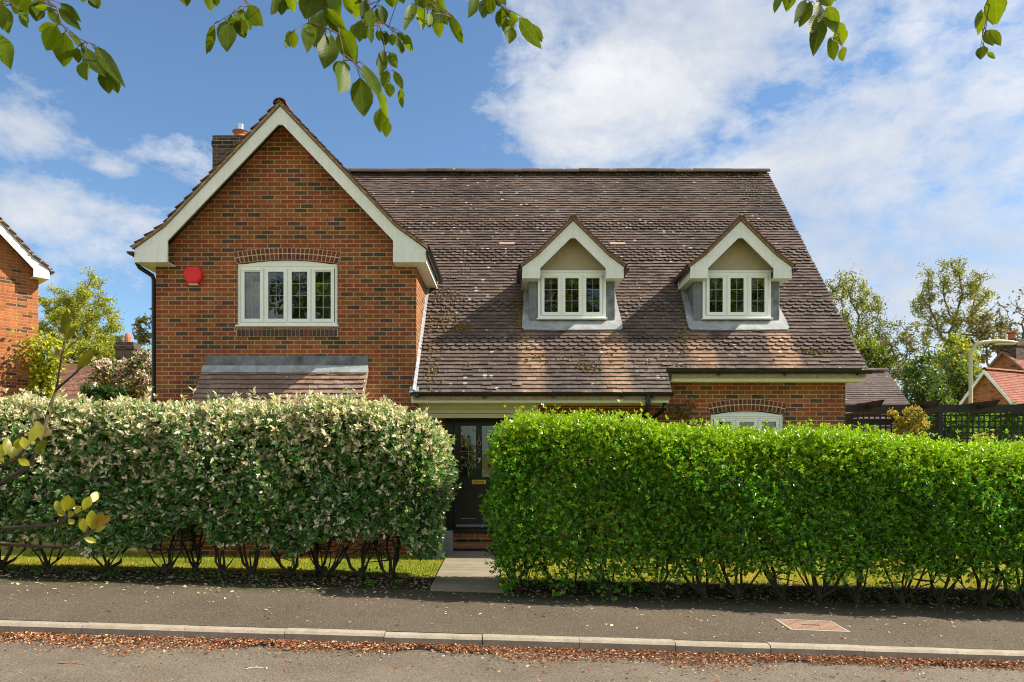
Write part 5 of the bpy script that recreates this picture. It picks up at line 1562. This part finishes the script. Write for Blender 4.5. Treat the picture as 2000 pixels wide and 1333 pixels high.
# ------------------------------------------------------------------ large leaves: overhanging beech and foreground shrub
PROF = {'beech': [(0, .02), (.08, .30), (.22, .78), (.42, 1.0), (.62, .90), (.80, .58), (.92, .26), (1, .0)],
        'shrub': [(0, .05), (.12, .25), (.32, .72), (.54, 1.0), (.72, .86), (.87, .50), (.95, .22), (1, .0)]}
class Leaves:
    def __init__(s): s.V, s.F, s.C, s.U = [], [], [], []
    def add(s, base, tip, nrm, width, col, rs, kind='beech'):
        base, tip = Vector(base), Vector(tip); ax = tip - base; Ln = ax.length; ax.normalize()
        side = ax.cross(nrm).normalized(); up = side.cross(ax)
        fold = rs.uniform(.05, .35); curl = rs.uniform(-.12, .22); wave = rs.uniform(.3, 1.0); tw = rs.normal(0, .25)
        i0 = len(s.V); pr = PROF[kind]; m = 5
        for (tt, ww) in pr:
            ta = tw * (tt - .3)
            sv = side * math.cos(ta) + up * math.sin(ta); uv = up * math.cos(ta) - side * math.sin(ta)
            for j, q in enumerate((-1, -.5, 0, .5, 1)):
                wob = 1 + (.06 * math.sin(tt * 31 + j * 2.1) if abs(q) == 1 else 0)
                z = fold * abs(q) * width * .5 * ww + (.06 * wave * width * math.sin(tt * 24 + (2 if q > 0 else 0)) if abs(q) == 1 else 0) * ww
                s.V.append(base + ax * Ln * tt + sv * (q * width * .5 * ww * wob) + uv * z - up * (curl * Ln * tt * tt)); s.U.append((q * ww, tt))
        for i in range(len(pr) - 1):
            for j in range(m - 1):
                s.F.append((i0 + i * m + j, i0 + i * m + j + 1, i0 + (i + 1) * m + j + 1, i0 + (i + 1) * m + j)); s.C.append(col)
    def build(s, name, mat, parent):
        ox = Vector(parent.location)
        me = bpy.data.meshes.new(name); me.from_pydata([tuple(v - ox) for v in s.V], [], s.F)
        uv = me.uv_layers.new(name='uv').data
        for l in me.loops: uv[l.index].uv = s.U[l.vertex_index]
        at = me.attributes.new('col', 'FLOAT_COLOR', 'FACE'); at.data.foreach_set('color', [q for c in s.C for q in (*c, 1)])
        me.polygons.foreach_set('use_smooth', [True] * len(me.polygons)); me.materials.append(mat)
        return put(bpy.data.objects.new(name, me), parent)

def sprays(root, data, Lm, kind, colf, mleaf, mtwig, seed, joinfn, r0=.004, stalk=.0013, extra=0.0, wk=1.0, dark=()):
    rs = np.random.RandomState(seed); LV = Leaves(); tw = MB(); ox = Vector(root.location)
    for si, (sc, offx, offy, d0, twigs, leaves) in enumerate(data):
        leaves = list(leaves)
        for lf in list(leaves):
            if rs.rand() < extra and lf[1] < 170:
                q = rs.normal(0, 14, 2) * (sc / 2.74); e = rs.normal(0, 16, 2) * (sc / 2.74); leaves.append((lf[0] + q[0], lf[1] - abs(q[1]), lf[2] + q[0] + e[0], lf[3] - abs(q[1]) * 1.5, lf[4] * rs.uniform(.7, 1)))
        cv = lambda x, y, d=d0: Vector(P(x / sc + offx, y / sc + offy, d))
        samples = []
        for ti, tg in enumerate(twigs):
            pts = [cv(x, y, d0 + .05 * math.sin(i * 1.3 + ti)) for i, (x, y) in enumerate(tg)]
            full = pts
            if ti == 0: full = joinfn(pts[0]) + pts
            # smooth the polyline a little
            sp = []
            for a, c in zip(full[:-1], full[1:]):
                for q in range(4): sp.append(a.lerp(c, q / 4))
            sp.append(full[-1])
            nn = len(sp); tw.tube([p - ox for p in sp], [max(.0009, r0 * (1 if ti == 0 else .4) * (1 - .85 * i / nn)) for i in range(nn)], 6)
            samples += [p for p in sp if p.y > .2]
        for (bx, by, tx, ty, wd) in leaves:
            lp = math.hypot(tx - bx, ty - by) / sc
            d = d0 + rs.normal(0, .07)
            base = cv(bx, by, d); tip = cv(tx, ty, d + rs.normal(0, .35) * lp / F * d)
            width = wd / sc * d / F
            view = Vector((0, 0, CZ)) - base; view.normalize()
            nrm = (view + Vector((rs.normal(0, .3), 0, rs.normal(0, .3)))).normalized()
            cl_ = colf(rs)
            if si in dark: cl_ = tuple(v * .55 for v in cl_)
            LV.add(base, tip, nrm, width * wk, cl_, rs, kind)
            q = min(samples, key=lambda p: (p - base).length)
            tw.tube([q - ox, (q + base) / 2 + Vector((0, 0, .004)) - ox, base - ox], [stalk, stalk, stalk * .8], 5)
    tw.build('branch', mtwig, root, True)
    return LV

BT = thing('beech_tree', 'overhanging beech tree with large backlit green leaves along the top edge', 'tree', (1.6, -2.6, zroad(1.6) + .05))
bo = Vector(BT.location)
b = MB()
tp = [Vector((1.6, -2.6, -.2)), Vector((1.58, -2.58, 1.2)), Vector((1.5, -2.5, 2.8)), Vector((1.35, -2.35, 4.6)), Vector((1.3, -2.3, 6.8)), Vector((1.2, -2.2, 9.0))]
b.tube([p - bo for p in tp], [.30, .22, .19, .16, .12, .05], 14)
limb1 = [Vector((1.42, -2.42, 3.6)), Vector((.6, -1.2, 4.4)), Vector((-.1, .3, 4.5)), Vector((-.4, 1.5, 4.15)), Vector((-.6, 2.6, 3.9))]
limb2 = [Vector((-.1, .3, 4.5)), Vector((-1.0, 1.0, 4.3)), Vector((-1.9, 1.9, 3.9)), Vector((-2.6, 2.6, 3.75))]
limb3 = [Vector((1.35, -2.35, 4.6)), Vector((1.5, -.6, 4.9)), Vector((1.4, 1.2, 4.5)), Vector((1.5, 2.6, 4.1)), Vector((2.2, 3.4, 4.0))]
for lm_, ra in ((limb1, .07), (limb2, .035), (limb3, .07)):
    b.tube([p - bo for p in lm_], [ra * (1 - .8 * i / (len(lm_) - 1)) for i in range(len(lm_))], 10)
b.build('trunk', M['bark'], BT, True)
limbpts = []
for lm_ in (limb1, limb2, limb3):
    for a, c in zip(lm_[:-1], lm_[1:]):
        for q in range(6): limbpts.append(a.lerp(c, q / 6))
    limbpts.append(lm_[-1])
def join_limb(p):
    up = p + Vector((0, -.05, .45))
    q = min([l for l in limbpts if l.y > -.8], key=lambda l: (l - up).length)
    return [q, q.lerp(up, .5) + Vector((0, 0, .05)), up.lerp(p, .5) + Vector((0, 0, .02))]
c4 = (2.74, 350, 0); c8 = (6.665, 0, 0); c2 = (2.0, 1000, 0)
BEECH = [
 (*c4, 2.4, [[(360, -80), (350, 0), (340, 40), (290, 70), (190, 130)], [(340, 40), (370, 35)]], [(185, 135, 165, 285, 45), (280, 75, 262, 200, 42), (265, 125, 255, 280, 90), (310, 100, 350, 210, 70), (345, 60, 380, 165, 60), (365, 35, 420, 145, 74), (380, 35, 437, 130, 60)]),
 (*c4, 2.5, [[(110, -120), (90, -60), (150, -50)]], [(20, -50, 38, 40, 64), (70, -60, 20, 20, 50), (150, -50, 165, 50, 62), (195, -45, 197, 38, 45)]),
 (*c4, 2.5, [[(640, -120), (600, -50), (520, -30)]], [(520, -30, 507, 76, 40), (555, -10, 545, 84, 55), (600, -40, 605, 60, 72), (640, -40, 635, 40, 50)]),
 (*c4, 2.9, [[(700, 60), (690, 125), (650, 140), (580, 195)]], [(575, 195, 572, 262, 25), (618, 168, 610, 262, 52)]),
 (*c4, 1.55, [[(765, -160), (770, -20), (785, 60), (850, 150), (880, 290), (945, 340), (985, 420)], [(945, 340), (1040, 450), (1080, 560)]],
  [(730, -70, 680, 118, 130), (800, -30, 855, 135, 115), (760, 60, 725, 262, 105), (690, 130, 690, 252, 70), (775, 60, 872, 182, 60), (785, 185, 740, 262, 75), (810, 180, 768, 382, 115), (865, 150, 945, 342, 112), (880, 325, 855, 412, 92), (885, 345, 838, 506, 118), (968, 415, 985, 636, 120), (983, 342, 1078, 545, 85), (1070, 490, 1140, 648, 60), (1078, 575, 1082, 712, 86), (1118, 645, 1105, 737, 54)]),
 (*c4, 2.35, [[(960, -120), (960, -40), (1000, 0), (1060, 110), (1100, 130), (1140, 165), (1190, 190)], [(1060, 110), (1085, 180), (1098, 240), (1098, 290), (1112, 370), (1165, 390), (1190, 470)], [(1060, 130), (1000, 150), (950, 130)]],
  [(895, -50, 925, 80, 66), (940, -10, 945, 106, 60), (990, 0, 992, 122, 55), (1022, 50, 1025, 147, 62), (1072, 30, 1080, 127, 62), (1130, -50, 1142, 42, 84), (1190, -35, 1197, 26, 34), (950, 125, 930, 202, 55), (972, 120, 965, 228, 66), (1000, 135, 990, 212, 55), (1020, 150, 1030, 222, 38), (1060, 160, 1074, 222, 30), (1110, 170, 1098, 247, 44), (1140, 180, 1142, 247, 50), (1178, 205, 1180, 298, 60), (1198, 180, 1250, 282, 52), (1165, 175, 1205, 222, 36), (1097, 265, 1068, 417, 60), (1125, 280, 1172, 372, 55), (1112, 375, 1098, 477, 60), (1128, 445, 1125, 518, 56), (1150, 380, 1198, 482, 46), (1185, 470, 1188, 577, 44)]),
 (*c4, 2.3, [[(1240, -130), (1250, -10), (1300, 30), (1400, 80), (1450, 90)]], [(1245, 20, 1215, 142, 44), (1285, 45, 1300, 162, 64), (1330, 90, 1332, 160, 42), (1355, 60, 1368, 126, 46), (1385, 85, 1387, 199, 66), (1400, 60, 1432, 126, 48), (1450, 85, 1520, 237, 56), (1290, -40, 1312, 52, 90), (1375, 0, 1412, 62, 66), (1350, -30, 1330, 60, 60)]),
 (*c4, 2.4, [[(1640, -120), (1680, -10), (1720, 35), (1770, 80), (1890, 135)]], [(1590, -30, 1560, 82, 66), (1640, -10, 1625, 112, 64), (1670, -20, 1667, 82, 55), (1700, -20, 1718, 36, 54), (1725, 50, 1710, 147, 60), (1745, 90, 1740, 172, 46), (1770, 70, 1815, 117, 38), (1775, 140, 1763, 240, 70), (1820, 95, 1908, 234, 74), (1903, 140, 1940, 226, 38), (1770, 100, 1785, 152, 55)]),
 (*c8, 1.75, [[(560, -200), (580, 0), (610, 50), (740, 100), (800, 310), (890, 430), (1000, 590)], [(800, 310), (1040, 510), (1250, 600), (1380, 900)]],
  [(490, 30, 460, 277, 185), (660, 100, 440, 105, 70), (640, 140, 778, 322, 115), (760, 110, 1028, 367, 140), (740, 320, 478, 417, 120), (745, 340, 600, 662, 250), (845, 420, 815, 872, 270), (1000, 620, 1020, 822, 120), (1075, 800, 1127, 1042, 190), (1060, 590, 1362, 1032, 215), (900, 420, 1142, 712, 85), (1240, 600, 1542, 1002, 165), (1370, 900, 1397, 1203, 210), (1478, 1010, 1537, 1227, 125)]),
 (*c8, 1.8, [[(130, -160), (60, 0), (150, 40), (270, 140)], [(60, 0), (-40, 300), (-50, 420)]], [(60, 80, 95, 437, 195), (30, 10, 40, 132, 80), (-45, 420, 142, 843, 240), (350, -90, 195, 172, 310), (270, 150, 367, 377, 115)]),
 (*c8, 1.9, [[(1160, -260), (1130, -120), (1200, -60)]], [(1060, -60, 1075, 17, 140), (1195, -60, 1282, 122, 160)]),
 (*c2, 2.3, [[(1185, -90), (1195, -5), (1180, 30), (1215, 70), (1265, 110), (1285, 180)], [(1190, -40), (1100, -40), (1050, -35)]], [(1050, -30, 1024, 52, 30), (1092, -30, 1075, 42, 48), (1168, 5, 1120, 112, 50), (1205, 18, 1193, 82, 54), (1190, 68, 1150, 140, 46), (1212, 75, 1178, 191, 60), (1228, 30, 1262, 136, 58), (1275, 108, 1290, 178, 54), (1252, 158, 1257, 236, 42), (1290, 184, 1294, 241, 36), (1225, -25, 1242, 32, 64)]),
 (*c2, 2.3, [[(1890, -80), (1870, 0), (1845, 110), (1830, 185)]], [(1895, -40, 1880, 101, 76), (1842, 50, 1820, 136, 28), (1850, 118, 1878, 186, 46), (1840, 180, 1830, 238, 42), (1855, 203, 1888, 231, 18)]),
]
def beech_col(rs):
    k = rs.uniform(.7, 1.3)
    return (.095 * k, .15 * k, .010 * k) if rs.rand() > .25 else (.055 * k, .09 * k, .010 * k)
LV = sprays(BT, BEECH, .08, 'beech', beech_col, M['beech'], M['twig'], 41, join_limb, extra=.85)
# leaves along the limbs above the frame and behind the camera
rs = np.random.RandomState(43)
for _ in range(260):
    l = limbpts[rs.randint(4, len(limbpts))]
    p = l + Vector((rs.normal(0, .35), rs.normal(0, .35), rs.uniform(.0, .7)))
    if p.y > .15 and p.z < CZ + p.y * .647 + .16: continue
    a = rs.rand() * 6.28
    LV.add(p, p + Vector((math.cos(a) * .05, math.sin(a) * .05, -.05)), Vector((rs.normal(0, .5), rs.normal(0, .5), 1)).normalized(), .05, beech_col(rs), rs)
LV.build('foliage', M['beech'], BT)

SH = thing('shrub', 'foreground shrub twigs with yellow-green leaves at the left edge', 'shrub', (-2.35, 2.15, zroad(-2.35)))
cs = (2.667, 0, 590)
rootp = Vector(SH.location)
def join_root(p):
    return [rootp + Vector((0, 0, -.05)), rootp + Vector((.05, .05, .45)), p + Vector((-.25, 0, -.12))]
SHR = [
 (*cs, 2.2, [[(-60, 975), (0, 950), (100, 890), (165, 830), (210, 720), (250, 580), (295, 450), (320, 290), (335, 200)], [(295, 455), (400, 365), (430, 335)]],
  [(335, 205, 352, 38, 56), (335, 200, 302, 130, 26), (342, 205, 398, 126, 30), (332, 262, 416, 204, 46), (315, 302, 268, 234, 40), (398, 362, 484, 248, 52), (225, 690, 287, 540, 46), (212, 720, 196, 600, 48), (225, 705, 262, 660, 44), (180, 790, 236, 720, 46)]),
 (*cs, 2.05, [[(-60, 880), (0, 858), (80, 825), (150, 745)]], [(30, 800, 42, 702, 46), (58, 820, 72, 752, 56), (95, 790, 96, 712, 50), (130, 770, 122, 705, 46), (90, 815, 150, 850, 40), (-5, 830, 10, 742, 46), (150, 745, 200, 640, 50), (20, 850, -20, 800, 40)]),
 (*cs, 2.1, [[(-60, 1192), (0, 1182), (150, 1172), (300, 1158), (340, 1110)], [(300, 1158), (400, 1110), (440, 1080)]], [(322, 1112, 292, 1034, 44), (335, 1095, 352, 1000, 54), (352, 1092, 378, 1018, 44), (340, 1112, 300, 1098, 28), (350, 1120, 388, 1094, 34), (358, 1130, 384, 1158, 34), (400, 1112, 408, 1062, 34), (430, 1088, 472, 1014, 50), (468, 1052, 510, 988, 44)]),
 (*cs, 2.15, [[(-60, 1256), (0, 1260), (200, 1275), (360, 1275), (430, 1225), (485, 1190)]], [(482, 1190, 476, 1092, 60), (500, 1182, 532, 1094, 54), (518, 1160, 578, 1114, 44), (488, 1196, 556, 1170, 44), (440, 1205, 430, 1124, 40), (430, 1226, 502, 1252, 34), (412, 1122, 442, 1204, 34)]),
]
def shr_col(rs):
    k = rs.uniform(.75, 1.25)
    return (.30 * k, .28 * k, .022 * k) if rs.rand() > .15 else (.34 * k, .19 * k, .035 * k)
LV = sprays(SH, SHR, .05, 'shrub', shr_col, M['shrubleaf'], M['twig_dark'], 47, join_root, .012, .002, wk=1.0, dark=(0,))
LV.build('foliage', M['shrubleaf'], SH)
